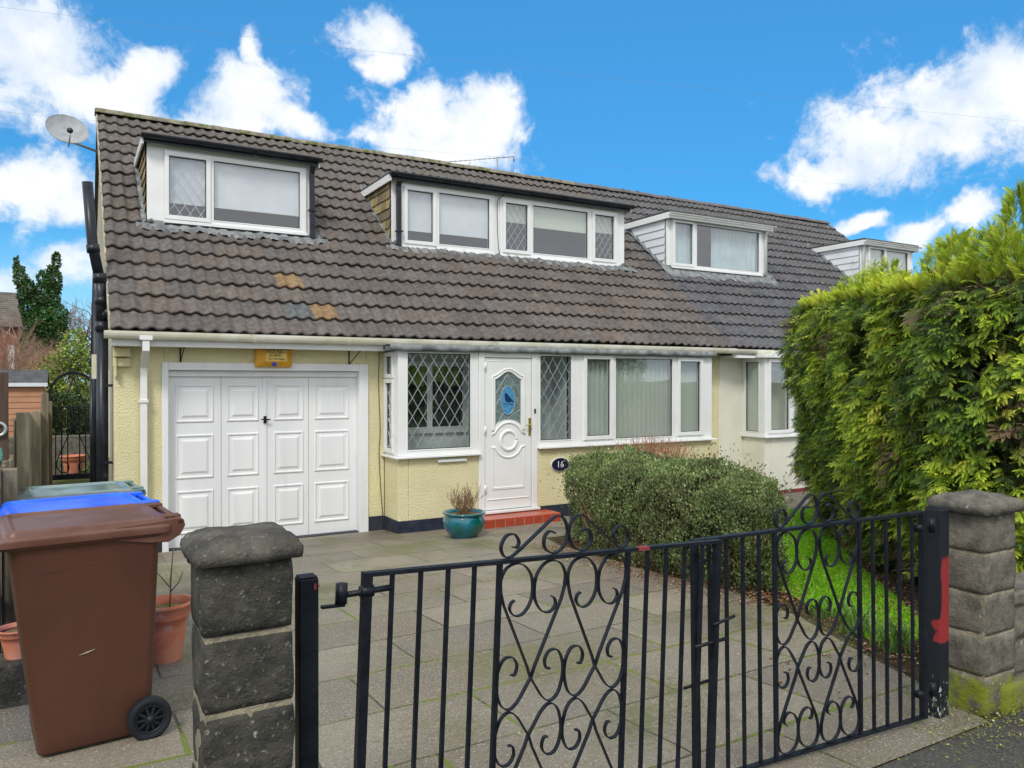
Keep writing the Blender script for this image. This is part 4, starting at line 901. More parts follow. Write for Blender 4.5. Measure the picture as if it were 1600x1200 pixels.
def pier(loc, wx, wy, zb, zt, courses, label, m, capm, capov, caph, dome, uneven):
    x, y = loc; t_ = thing('gate_pier', (x, y, zb), label, 'gate pier', 'stone piers at the ends of the gates')
    s = MB(); h = (zt - zb) / courses
    for k in range(courses):
        o = uneven * rnd.uniform(-1, 1); rock(s, x - wx / 2 + o, x + wx / 2 + o * .5, y - wy / 2, y + wy / 2, zb + k * h + .005, zb + (k + 1) * h - .005, k + x, .0075)
    s.build('stonework', m, t_)
    mo = MB(); mo.box(x - wx / 2 + .009, x + wx / 2 - .009, y - wy / 2 + .009, y + wy / 2 - .009, zb, zt); mo.build('mortar', 'pale_mortar', t_)
    c = MB(); n = 14; V = []; F = []
    X0, X1, Y0, Y1 = x - wx / 2 - capov, x + wx / 2 + capov, y - wy / 2 - capov, y + wy / 2 + capov
    for j in range(n + 1):
        for i in range(n + 1):
            u, v = -1 + 2 * i / n, -1 + 2 * j / n; r_ = max(abs(u), abs(v)); cr = (1 - .045 * (abs(u * v)) ** 3)
            px_, py_ = x + u * (X1 - X0) / 2 * cr, y + v * (Y1 - Y0) / 2 * cr
            nz = noise.noise(Vector((px_ * 14, py_ * 14, 2))) * .006 + noise.noise(Vector((px_ * 45, py_ * 45, 4))) * .003
            z = zt + caph + (dome * (1 - r_ ** 2) if dome > 0 else -dome * (1 - r_)) + nz - (.012 if r_ > .99 else 0)
            V.append((px_ + nz, py_ + nz, z))
    N = (n + 1) ** 2; F = [(j * (n + 1) + i, j * (n + 1) + i + 1, (j + 1) * (n + 1) + i + 1, (j + 1) * (n + 1) + i) for j in range(n) for i in range(n)]
    edge = [i for i in range(n + 1)] + [j * (n + 1) + n for j in range(1, n + 1)] + [n * (n + 1) + i for i in range(n - 1, -1, -1)] + [j * (n + 1) for j in range(n - 1, 0, -1)]
    for lv, (dz, k) in enumerate(((-.5, 1.012), (-1.0, .975))):
        base = len(V)
        for q in edge:
            a = V[q]; nz = noise.noise(Vector((a[0] * 25, a[1] * 25, 9 + lv))) * .005
            V.append((x + (a[0] - x) * k + nz, y + (a[1] - y) * k + nz, zt + caph * (1 + dz) - .004 + nz * .5))
        prev = edge if lv == 0 else list(range(base - len(edge), base)); cur = list(range(base, base + len(edge))); m_ = len(edge)
        F += [(prev[i], cur[i], cur[(i + 1) % m_], prev[(i + 1) % m_]) for i in range(m_)]
    F.append(tuple(cur[::-1])); c.add(V, F, True); c.build('cap', capm, t_)
    return t_
pier((.382, 2.062),   .222, .222, .425, 1.532, 6, 'dark lichened stone gate pier beside the brown bin', 'dark_stone', 'dark_cap', .022, .038, .024, .004)
pier((3.745, 2.085), .265, .235, .415, 1.362, 5, 'grey stone gate pier with pyramid cap in front of the hedge', 'grey_stone', 'cap_stone', .030, .052, -.038, .003)
wl = thing('boundary_wall', (4.9, 2.1, .43), 'low grey stone wall with mossy foot right of the gate pier', 'wall')
s = MB(); z = .40; 
for k, (hh, n_) in enumerate(((.16, 5), (.17, 5), (.18, 5))):
    x = 3.83 + (.0 if k % 2 else -.0)
    lens_ = [.20, .34, .42, .3, .5] if k % 2 else [.38, .26, .44, .36, .32]
    y0 = 1.985 - (.045 if k == 0 else 0)
    for L in lens_: rock(s, x + .006 - (.10 if (k == 0 and x < 3.9) else 0), x + L - .006, y0, 2.17, z + .006, z + hh - .006, k * 9 + x, .009); x += L
    z += hh
s.build('stonework', 'grey_stone', wl)
MB().box(3.83, 5.7, 2.005, 2.155, .40, .905).build('mortar', 'pale_mortar', wl)
c = MB()
for k in range(4): rock(c, 3.86 + k * .45, 3.86 + k * .45 + .445, 1.965, 2.19, .905, .965, 30 + k, .005)
c.build('coping', 'cap_stone', wl)
def gpost(x, y, z0, z1, w, label, m):
    o = MB().box(x - w / 2, x + w / 2, y - w / 2, y + w / 2, z0, z1); t_ = thing('gate_post', (x, y, z0), label, 'gate post', 'steel gate posts'); o.build('post', m, t_, bevel=.004)
    q = MB(); q.box(x - w / 2 + .003, x + w / 2 - .003, y - w / 2 + .003, y + w / 2 - .003, z1 + .0005, z1 + .004); q.build('cap', 'iron', t_, bevel=.001); return t_
gp1 = gpost(.553, 2.075, .40, 1.442, .052, 'black square gate post beside the dark stone pier', 'iron')
gp2 = gpost(3.455, 2.10, .40, 1.386, .075, 'black gate post with red patch of peeled paint', 'post_paint')
chip = MB(); chip.box(.565, .572, 2.0462, 2.0488, 1.412, 1.428); chip.box(.576, .580, 2.0462, 2.0488, 1.418, 1.424)
MT['chip_red'] = mat('chip_red', (.22, .03, .03), .6); chip.build('paint_chip', 'chip_red', gp1)

# ---------------------------------------------------------------- wrought iron gates
def gate_parts(root, L, mirror):
    a = L / 15.77; H = .93; px0, px1 = 5 * a, 10.77 * a; w_ = px1 - px0; q = w_ / 4
    X = (lambda x: L - x) if mirror else (lambda x: x)
    def add(name, mb): return mb.build_local(name, 'iron', root)
    fr = MB()
    fr.box(min(X(0), X(.026)), max(X(0), X(.026)), -.013, .013, .0, H - .012); fr.box(min(X(L - .024), X(L)), max(X(L - .024), X(L)), -.012, .012, .0, H - .012)
    fr.box(0, L, -.0135, .0135, H - .0118, H); fr.box(.026, L - .026, -.011, .011, .0, .011)
    add('frame', fr)
    bars = [k * a for k in range(1, 5)] + [px0, px1] + [px1 + k * a for k in range(1, 5)]
    for i, bx in enumerate(bars):
        t = .0058 if i not in (4, 5) else .0075
        b = MB(); b.box(X(bx) - t, X(bx) + t, -t, t, .0112, H - .012); add('bar', b)
    mid = .455; zt = H - .014; zb = .013; zc = mid + .092; ZC = mid - .092
    def diag(x0, d, up):
        # x0: end of the bar at the rail, d: direction; up: reaches the top rail
        T = zt if up else zb; s = -1 if up else 1       # s: direction away from the rail
        hT = [(.46, .118), (.36, .128), (.34, .148), (.50, .168), (.74, .162), (.93, .130), (.985, .09), (.93, .045), (.72, .012), (.46, .003), (.20, .016), (.06, .05), (.07, .09)]
        P = catmull([(x0 + d * u * q, T + s * z) for u, z in hT], 5)
        cz = zc if up else ZC; xc = x0 + d * q
        P.append(np.array((x0 + d * .16 * q, T + s * .13)))
        P.append(np.array((xc - d * .10 * q, cz - s * .035)))
        lo = [(0, 0), (.16, .030), (.38, .070), (.62, .088), (.86, .066), (.985, .012), (.96, -.035), (.80, -.072), (.56, -.074), (.42, -.048), (.47, -.020), (.58, -.018)]
        # the far loop: continues past the crossing, swings round by the middle of the gate
        P += [np.array(p) for p in catmull([(xc + d * u * q, cz + s * z) for u, z in lo], 5)]
        m_ = MB(); m_.ribbon([(X(px0 + p[0]), p[1]) for p in P], .014, .0042, y=.002 * d); add('scroll', m_)
    for up in (True, False):
        for x0, d in ((0, 1), (2 * q, -1), (2 * q, 1), (4 * q, -1)):
            diag(x0, d, up)
    for (x0, d) in ((0, 1), (w_, -1)):
        k = w_ / .52
        cr = [(.046, .036), (.060, .034), (.068, .052), (.050, .076), (.020, .072), (.002, .040), (.014, .010), (.040, .006), (.075, .028)]
        P = catmull([(x0 + d * u * k, H + z) for u, z in cr], 5)
        ar = [(.185, .112), (.214, .126), (.243, .112), (.258, .068), (.240, .022), (.200, .006), (.168, .026), (.166, .060), (.186, .078), (.206, .070)]
        P += [np.array(p) for p in catmull([(x0 + d * u * k, H + z) for u, z in ar], 5)]
        m_ = MB(); m_.ribbon([(X(px0 + p[0]), p[1]) for p in P], .016, .0045); add('crest_scroll', m_)
def _bl(s, name, m, parent):
    me = bpy.data.meshes.new(name); me.from_pydata(s.v, [], s.f); me.polygons.foreach_set('use_smooth', s.sm); me.materials.append(MT[m]); me.update()
    o = bpy.data.objects.new(name, me); col.objects.link(o); o.parent = parent; return o
MB.build_local = _bl
def gate(p0, p1, ztop, drop, mirror, label):
    v = Vector((p1[0] - p0[0], p1[1] - p0[1], 0)); L = v.length
    t_ = thing('iron_gate', (p0[0], p0[1], ztop - .93), label, 'gate', 'pair of black scrollwork drive gates')
    t_.rotation_euler = (0, math.asin(drop / L), math.atan2(v.y, v.x)); gate_parts(t_, L, mirror); return t_, L
g1, L1_ = gate((.672, 2.078), (2.083, 2.125), 1.434, .060, False, 'black scrollwork gate leaf hung beside the dark pier, its latch end in front')
h = MB(); h.tube([(-.06, 0, .872), (.085, 0, .880)], .009, 8); h.tube([(-.06, 0, .85), (-.06, 0, .905)], .017, 10); h.tube([(-.005, 0, .877), (.032, 0, .877)], .018, 8); h.box(-.115, -.05, -.008, .008, .842, .849); h.build_local('hinge', 'iron', g1)
h = MB(); h.tube([(-.06, 0, .10), (.04, 0, .10)], .009, 8); h.tube([(-.06, 0, .07), (-.06, 0, .13)], .017, 10); h.build_local('hinge', 'iron', g1)
h = MB(); h.tube([(L1_ - .14, -.03, .555), (L1_ + .02, -.03, .565)], .007, 8); h.box(L1_ - .05, L1_ - .03, -.04, -.0135, .53, .58); h.tube([(L1_ - .04, -.02, .62), (L1_ + .07, -.02, .64)], .006, 8); h.build_local('latch', 'iron', g1)
rp = MB(); rp.box(L1_ - .41, L1_ - .36, -.0145, -.0136, .9185, .9298); rp.box(L1_ - .41, L1_ - .36, -.0136, .008, .9301, .9306); rp.build_local('paint_chip', 'chip_red', g1)
mat('moss', (.30, .36, .02), .95, .1); 
g2, L2_ = gate((2.05, 2.185), (3.335, 2.075), 1.370, -.018, True, 'black scrollwork gate leaf hung beside the grey pier, open edge behind the other leaf')
h = MB()
for z in (.12, .86):
    h = MB(); h.tube([(L2_ + .045, .0, z), (L2_ - .06, .0, z)], .009, 8); h.tube([(L2_ + .045, 0, z - .03), (L2_ + .045, 0, z + .03)], .016, 10); h.tube([(L2_ - .07, -.012, z), (L2_ - .045, -.012, z)], .018, 6)
    h.box(L2_ + .04, L2_ + .10, -.006, .006, z - .03, z - .022)
    h.build_local('hinge', 'iron', g2)
h = MB(); h.tube([(-.02, .03, .36), (.12, .03, .37)], .006, 8); h.tube([(.0, .025, .82), (.11, .03, .84)], .008, 8); h.build_local('latch', 'iron', g2)

# ---------------------------------------------------------------- wheeled bins
def rrect(x0, x1, y0, y1, r, z, n=5):
    out = []
    for (cx, cy, a0) in ((x1 - r, y1 - r, 0), (x0 + r, y1 - r, 90), (x0 + r, y0 + r, 180), (x1 - r, y0 + r, 270)):
        for k in range(n + 1): q = R(a0 + 90 * k / n); out.append((cx + r * math.cos(q), cy + r * math.sin(q), z))
    return out
def make_bin(bm_, lm_, label):
    t_ = thing('wheeled_bin', (0, 0, 0), label, 'wheelie bin', 'wheelie bins lined up along the fence')
    b = MB(); sp = [(-.215, .262, .215, .035, .02), (-.222, .268, .222, .045, .035), (-.225, .268, .225, .045, .10), (-.30, .288, .262, .045, .72), (-.325, .296, .272, .045, .93), (-.335, .300, .275, .045, .952), (-.370, .320, .290, .05, .962), (-.372, .322, .292, .05, .995), (-.345, .30, .27, .04, .996)]
    b.rings([rrect(x0, x1, -w, w, r, z) for x0, x1, w, r, z in sp], caps=(True, False)); b.build_local('body', bm_, t_).modifiers.new('b', 'BEVEL').width = .003
    e = MB()
    for s in (-1, 1):
        y0, y1 = (.262, .284) if s > 0 else (-.284, -.262)
        e.prism([(.10, .955), (.24, .93), (.33, .925), (.385, .955), (.408, .998), (.400, 1.028), (.37, 1.036), (.10, 1.02)], y0, y1)
    e.tube([(.385, -.284, 1.018), (.385, .284, 1.018)], .016, 14)
    e.build_local('handle', lm_, t_).modifiers.new('b', 'BEVEL').width = .004
    l = MB(); lp = [(-.392, .352, .300, .045, .975), (-.396, .355, .303, .045, 1.002), (-.390, .352, .300, .045, 1.010), (-.352, .335, .275, .045, 1.014), (-.345, .330, .270, .045, 1.034), (-.335, .322, .262, .045, 1.042), (-.315, .30, .245, .04, 1.043), (-.300, .285, .235, .04, 1.028), (-.20, .20, .16, .04, 1.036)]
    l.rings([rrect(x0, x1, -w, w, r, z) for x0, x1, w, r, z in lp], caps=(False, True))
    l.box(-.425, -.385, -.12, .12, .985, 1.0); 
    for yy in (-.2, .2): l.box(.30, .40, yy - .03, yy + .03, 1.022, 1.044)
    l.build_local('lid', lm_, t_).modifiers.new('b', 'BEVEL').width = .004
    for s in (-1, 1):
        w = MB(); n = 36; R0 = .1
        prof = [(.055, .0), (.082, .0), (.090, -.004), (.098, .004), (.1, .014), (.1, .036), (.098, .046), (.090, .052), (.070, .050), (.066, .042), (.0655, .020), (.055, .018)]
        w.rings([[(.245 + r * math.cos(2 * math.pi * k / n), s * (.235 + y), .1 + r * math.sin(2 * math.pi * k / n)) for k in range(n)] for r, y in prof], caps=(False, False)); wo = w.build_local('wheel', 'rubber', t_)
        hb = MB(); hb.tube([(.245, s * .24, .1), (.245, s * .292, .1)], .017, 14)
        for k in range(10):
            q = 2 * math.pi * k / 10; c_, s_ = math.cos(q), math.sin(q)
            hb.add([(.245 + c_ * r - s_ * u, s * y, .1 + s_ * r + c_ * u) for r, u, y in ((.012, -.006, .283), (.068, -.004, .277), (.068, .004, .277), (.012, .006, .283), (.012, -.006, .262), (.068, -.004, .262), (.068, .004, .262), (.012, .006, .262))], [(0, 1, 2, 3), (7, 6, 5, 4), (0, 4, 5, 1), (1, 5, 6, 2), (2, 6, 7, 3), (3, 7, 4, 0)])
        hb.rings([[(.245 + r * math.cos(2 * math.pi * k / n), s * y, .1 + r * math.sin(2 * math.pi * k / n)) for k in range(n)] for r, y in ((.060, .262), (.060, .282), (.067, .282), (.067, .262))], caps=(False, False))
        hb.rings([[(.245 + r * math.cos(2 * math.pi * k / n), s * y, .1 + r * math.sin(2 * math.pi * k / n)) for k in range(n)] for r, y in ((.066, .258), (.01, .258))], caps=(False, True)); hb.build_local('hub', 'hub', wo)
    ax = MB(); ax.tube([(.245, -.235, .1), (.245, .235, .1)], .011, 10); ax.build_local('axle', 'steel', t_)
    return t_
def put_bin(o, x, y, rz, z=None):
    o.location = (x, y, (gz(y) if z is None else z) + .014); o.rotation_euler = (0, 0, R(rz)); o.scale = (.94, 1, 1)
b1 = make_bin('brown_bin', 'brown_lid', 'brown wheelie bin nearest the gate, in front of the blue one'); put_bin(b1, .06, 4.14, 6); b1.scale[2] = .975
def copy_bin(src, bm_, lm_, label):
    c = src.copy(); col.objects.link(c); c['label'] = label
    for ch in list(src.children):
        k = ch.copy(); col.objects.link(k); k.parent = c
        if ch.name.startswith(('body', 'lid', 'handle')):
            k.data = ch.data.copy(); k.data.materials[0] = MT[bm_ if ch.name.startswith('body') else lm_]
        for g in list(ch.children): e = g.copy(); col.objects.link(e); e.parent = k
    return c
b2 = copy_bin(b1, 'blue_bin', 'blue_bin', 'bright blue wheelie bin directly behind the brown one'); put_bin(b2, .03, 4.86, 8); b2.scale[2] = .985
b3 = copy_bin(b1, 'grey_bin', 'grey_bin', 'dark grey wheelie bin with wet shiny lid between the blue and green ones'); put_bin(b3, .025, 5.62, 5); b3.scale[2] = .945
b4 = copy_bin(b1, 'green_bin', 'green_bin', 'grey green wheelie bin, farthest of the row from the gate'); put_bin(b4, .065, 6.32, 6); b4.scale[2] = .975
sc_ = MB(); sc_.prism([(-.055, .452), (-.02, .463), (.012, .468), (-.018, .458)], -.2505, -.247); sc_.build_local('scratch', 'mortar', b1)
sc_ = MB(); sc_.prism([(-.21, .842), (.0, .868), (.12, .885), (.0, .866)], -.2705, -.2675); sc_.build_local('scratch', 'brown_lid', b1)

# ---------------------------------------------------------------- pots
def twigs(mb, c, n, h, spread, r0, seed, levels=2):
    g = random.Random(seed)
    def grow(p, d, L, r, lv):
        pts = [p]; q = Vector(p); dd = Vector(d)
        for k in range(4): dd = (dd + Vector((g.uniform(-.25, .25), g.uniform(-.25, .25), g.uniform(-.05, .2)))).normalized(); q = q + dd * L / 4; pts.append(q.copy())
        mb.tube(pts, [r * (1 - .15 * k) for k in range(5)], 5, caps=False)
        if lv:
            for k in range(g.randint(2, 3)):
                i = g.randint(1, 4); a = Vector((g.uniform(-1, 1), g.uniform(-1, 1), g.uniform(.1, 1))).normalized(); grow(pts[i], (dd + a * .9).normalized(), L * g.uniform(.45, .7), r * .65, lv - 1)
    for k in range(n):
        a = g.uniform(0, 6.28); s = g.uniform(.2, 1) * spread; grow(Vector(c) + Vector((g.uniform(-.02, .02), g.uniform(-.02, .02), 0)), Vector((math.cos(a) * s, math.sin(a) * s, 1)).normalized(), h * g.uniform(.55, .8), r0, levels)
def pot(name, loc, prof, m, soilr, soilz, label, cat, soilm='compost', group=None):
    t_ = thing(name, loc, label, cat, group); b = MB(); b.lathe(prof, c=loc, n=40, caps=(True, False)); b.build('body', m, t_)
    s = MB(); s.lathe([(soilr, soilz - .002), (soilr * .6, soilz + .008), (.005, soilz + .012)], c=loc, n=20, caps=(False, True)); s.build('compost', soilm, t_); return t_
zp = gz(8.45) + .01
bp = pot('glazed_pot', (4.20, 8.50, gz(8.5) + .008), [(.155, 0), (.165, .02), (.225, .08), (.258, .15), (.262, .20), (.245, .255), (.232, .275), (.236, .283), (.262, .288), (.266, .300), (.262, .310), (.240, .312), (.228, .300), (.22, .27)], 'glaze', .225, .27, 'teal glazed pot with bare twigs beside the front door step', 'plant pot')
tw = MB(); twigs(tw, (4.20, 8.50, gz(8.5) + .27), 30, .31, 1.5, .006, 5, 3); tw.build('twigs', 'twig', bp)
TP = lambda s, h: [(s * .62, 0), (s * .64, .01), (s * .80, h * .55), (s * .88, h * .74), (s * .93, h * .75), (s * .95, h * .78), (s * .97, h * .93), (s * 1.04, h * .94), (s * 1.05, h), (s * .97, h * 1.0), (s * .90, h * .86)]
tp = pot('terracotta_pot', (.505, 5.17, gz(5.17) + .008), TP(.155, .36), 'terracotta', .14, .315, 'terracotta pot with a bare sapling behind the brown bin wheels', 'plant pot', group='terracotta pots')
tw = MB(); tw.tube([(.53, 5.15, .55), (.535, 5.14, .66), (.535, 5.13, .75), (.55, 5.12, .95)], [.006, .005, .005, .003], 6); tw.tube([(.535, 5.14, .70), (.49, 5.16, .76), (.46, 5.17, .80)], .004, 5); tw.tube([(.535, 5.13, .68), (.58, 5.1, .74), (.60, 5.1, .80)], .004, 5); tw.build('twigs', 'twig', tp)
pot('terracotta_pot', (-.235, 4.86, gz(4.9) + .24), TP(.10, .16), 'terracotta', .09, .13, 'terracotta pot squeezed between the fence and the bins', 'plant pot', group='terracotta pots')
MBs = MB().box(-.34, -.13, 4.75, 4.98, gz(4.9) + .004, gz(4.9) + .24).build('pot_support', 'dark_stone', None, bevel=.01); tag(MBs, 'added dark block holding up a small pot beside the fence', 'support block')  # block added to hold the pot up, coloured to match the dark there

def scatter_quads(centers, normals, ups, ln, wd, cols_, bend=.25):
    """leaf blades: two-segment bent quads"""
    n = len(centers); s = np.cross(ups, normals); s /= np.linalg.norm(s, axis=1)[:, None] + 1e-9
    ln = ln[:, None]; wd = wd[:, None]
    a = centers - s * wd * .25; b = centers + s * wd * .25; mid = centers + ups * ln * .5 + normals * ln * bend * .3; c = mid - s * wd * .5; d = mid + s * wd * .5; e = centers + ups * ln - normals * ln * bend * .2
    V = np.stack([a, b, d, e, c], 1).reshape(-1, 3); o = np.arange(n)[:, None] * 5
    F1 = (o + np.array([0, 1, 2, 4])); F2 = (o + np.array([4, 2, 3, 3]))
    F = np.concatenate([np.stack([o[:, 0], o[:, 0] + 1, o[:, 0] + 2], 1), np.stack([o[:, 0], o[:, 0] + 2, o[:, 0] + 4], 1), np.stack([o[:, 0] + 4, o[:, 0] + 2, o[:, 0] + 3], 1)])
    return V, F, np.repeat(cols_, 5, 0)
def unit(v): return v / (np.linalg.norm(v, axis=-1, keepdims=True) + 1e-9)
def pick(cols_, n, g, jit=.18, p=None):
    c = np.array(cols_)[g.choice(len(cols_), n, p=p)]; return c * g.uniform(1 - jit, 1 + jit, (n, 1)) * g.uniform(.93, 1.07, (n, 3))

# ---------------------------------------------------------------- lawn
def in_poly(P, poly):
    x, y = P[:, 0], P[:, 1]; ins = np.zeros(len(P), bool); n = len(poly)
    for i in range(n):
        x0, y0 = poly[i]; x1, y1 = poly[(i + 1) % n]; c = ((y0 > y) != (y1 > y)) & (x < (x1 - x0) * (y - y0) / (y1 - y0 + 1e-12) + x0); ins ^= c
    return ins
LAWN = [(4.22, 2.98), (4.5, 3.35), (4.72, 3.9), (5.0, 4.5), (5.5, 5.6), (5.7, 7.2), (5.9, 7.66), (9.3, 7.66), (9.2, 6.8), (7.6, 5.9), (6.2, 4.5), (5.2, 3.4), (4.55, 2.75)]
sheet('lawn_soil', LAWN, 'lawn_base', .010)
g = np.random.default_rng(5); P = g.uniform((4.1, 2.7), (9.3, 7.7), (230000, 2)); P = P[in_poly(P, LAWN)]
keep = g.uniform(0, 1, len(P)) < np.clip(1.7 / (P[:, 1] - 2.0), .2, 1); P = P[keep]; n = len(P)
cz = np.array([gz(y) for y in P[:, 1]]) + .01; ctr = np.c_[P, cz]; up = unit(np.c_[g.normal(0, .35, (n, 2)), np.ones(n)]); nor = unit(np.c_[g.normal(0, 1, (n, 2)), np.zeros(n)])
V, F, C = scatter_quads(ctr, nor, up, g.uniform(.015, .035, n), g.uniform(.004, .008, n) * (1 + .25 * (P[:, 1] - 3)), pick([(.20, .50, .014), (.26, .60, .018), (.15, .40, .012), (.33, .55, .05)], n, g))
o = fast_mesh('grass', V, F, 'grass_blade', None, C); tag(o, 'bright green lawn between the shrub and the tall hedge', 'grass', kind='stuff')

# strap leaved plants at the lawn edge
def strap_plant(x, y, n, h, seed, label):
    g = random.Random(seed); z = gz(y); t_ = thing('strap_leaf_plant', (x, y, z), label, 'plant', 'strappy bulb plants at the lawn edge'); mb = MB()
    for k in range(n):
        a = g.uniform(0, 6.28); l = h * g.uniform(.7, 1.1); w = g.uniform(.005, .009); bx, by = x + g.gauss(0, .05), y + g.gauss(0, .05); pts = []; out = g.uniform(.25, .7)
        for i in range(7): u = i / 6; pts.append((bx + math.cos(a) * l * out * u ** 1.6, by + math.sin(a) * l * out * u ** 1.6, z + l * (u - .45 * out * u * u)))
        R_ = [[(p[0] - math.sin(a) * w * (1 - .8 * (i / 6) ** 3), p[1] + math.cos(a) * w * (1 - .8 * (i / 6) ** 3), p[2]), (p[0] + math.sin(a) * w * (1 - .8 * (i / 6) ** 3), p[1] - math.cos(a) * w * (1 - .8 * (i / 6) ** 3), p[2])] for i, p in enumerate(pts)]
        mb.rings(R_, closed=False, caps=(False, False))
    mb.build('leaves', 'strap', t_)
mat('strap', (.09, .20, .03), .45, .4, var=(.16, .30, .06), vscale=9, trans=.2)
strap_plant(4.30, 3.12, 46, .26, 1, 'clump of strappy green leaves at the near corner of the lawn')
strap_plant(4.18, 2.78, 46, .24, 2, 'clump of strappy green leaves closest to the right gate post')
strap_plant(4.52, 3.52, 24, .18, 3, 'small clump of strappy leaves on the left edge of the lawn')

# fallen leaves on the bed and under the hedge
def leaves_on(name, polys, n, label, seed, cols_, size=(.012, .035)):
    g = np.random.default_rng(seed); out = []
    for (x0, y0, x1, y1, k) in polys:
        t_ = g.uniform(0, 1, k); P = np.c_[x0 + (x1 - x0) * t_, y0 + (y1 - y0) * t_] + g.normal(0, 1, (k, 2)) * np.array([.13, .13]); out.append(P)
    P = np.vstack(out); n = len(P); z = np.array([gz(y) for y in P[:, 1]]) + g.uniform(.012, .028, n); a = g.uniform(0, 6.28, n)
    up = unit(np.c_[np.cos(a), np.sin(a), g.normal(0, .25, n)]); nor = unit(np.c_[g.normal(0, .3, (n, 2)), np.ones(n)])
    V, F, C = scatter_quads(np.c_[P, z], nor, up, g.uniform(*size, n), g.uniform(*size, n) * .6, pick(cols_, n, g, .3)); o = fast_mesh(name, V, F, 'dead_leaf', None, C)
    tag(o, label, 'leaves', kind='stuff')
DL = [(.20, .09, .04), (.30, .17, .08), (.12, .06, .03), (.38, .26, .16), (.15, .05, .03)]
leaves_on('leaf_litter', [(4.15, 2.5, 5.2, 3.5, 900), (5.2, 3.5, 7.2, 5.3, 900), (4.45, 4.15, 4.55, 7.3, 1500), (4.5, 4.0, 5.0, 4.3, 500), (3.95, 2.3, 4.2, 2.9, 160), (3.3, 2.5, 4.1, 3.2, 60)], 0, 'brown fallen leaves under the hedge and along the shrub bed', 4, DL)
leaves_on('leaf_litter', [(1.0, 3.0, 4.0, 3.2, 40), (.5, 7.5, 4.5, 8.9, 40), (3.5, 1.9, 4.6, 1.7, 120)], 0, 'few scattered leaf scraps on the drive paving', 9, [(.34, .34, .12), (.3, .2, .1), (.45, .42, .28)], (.008, .02))

# ---------------------------------------------------------------- round-leaved shrub
def surf_pts(poly, n, g):
    """random points just inside a footprint boundary polygon, with outward normals"""
    P = np.array(poly); Q = np.roll(P, -1, 0); E = Q - P; L = np.linalg.norm(E, axis=1); k = g.choice(len(P), n, p=L / L.sum()); t_ = g.uniform(0, 1, n)
    pt = P[k] + E[k] * t_[:, None]; nn = np.c_[E[k][:, 1], -E[k][:, 0]] / L[k][:, None]; return pt, nn
def smooth_poly(poly, it=2):
    P = [np.array(p, float) for p in poly]
    for _ in range(it):
        Q = []
        for i in range(len(P)): a, b = P[i], P[(i + 1) % len(P)]; Q += [a * .75 + b * .25, a * .25 + b * .75]
        P = Q
    return [tuple(p) for p in P]
def bumpy(P, s, seed): return np.array([noise.noise(Vector((p[0] * s + seed, p[1] * s, p[2] * s))) for p in P])

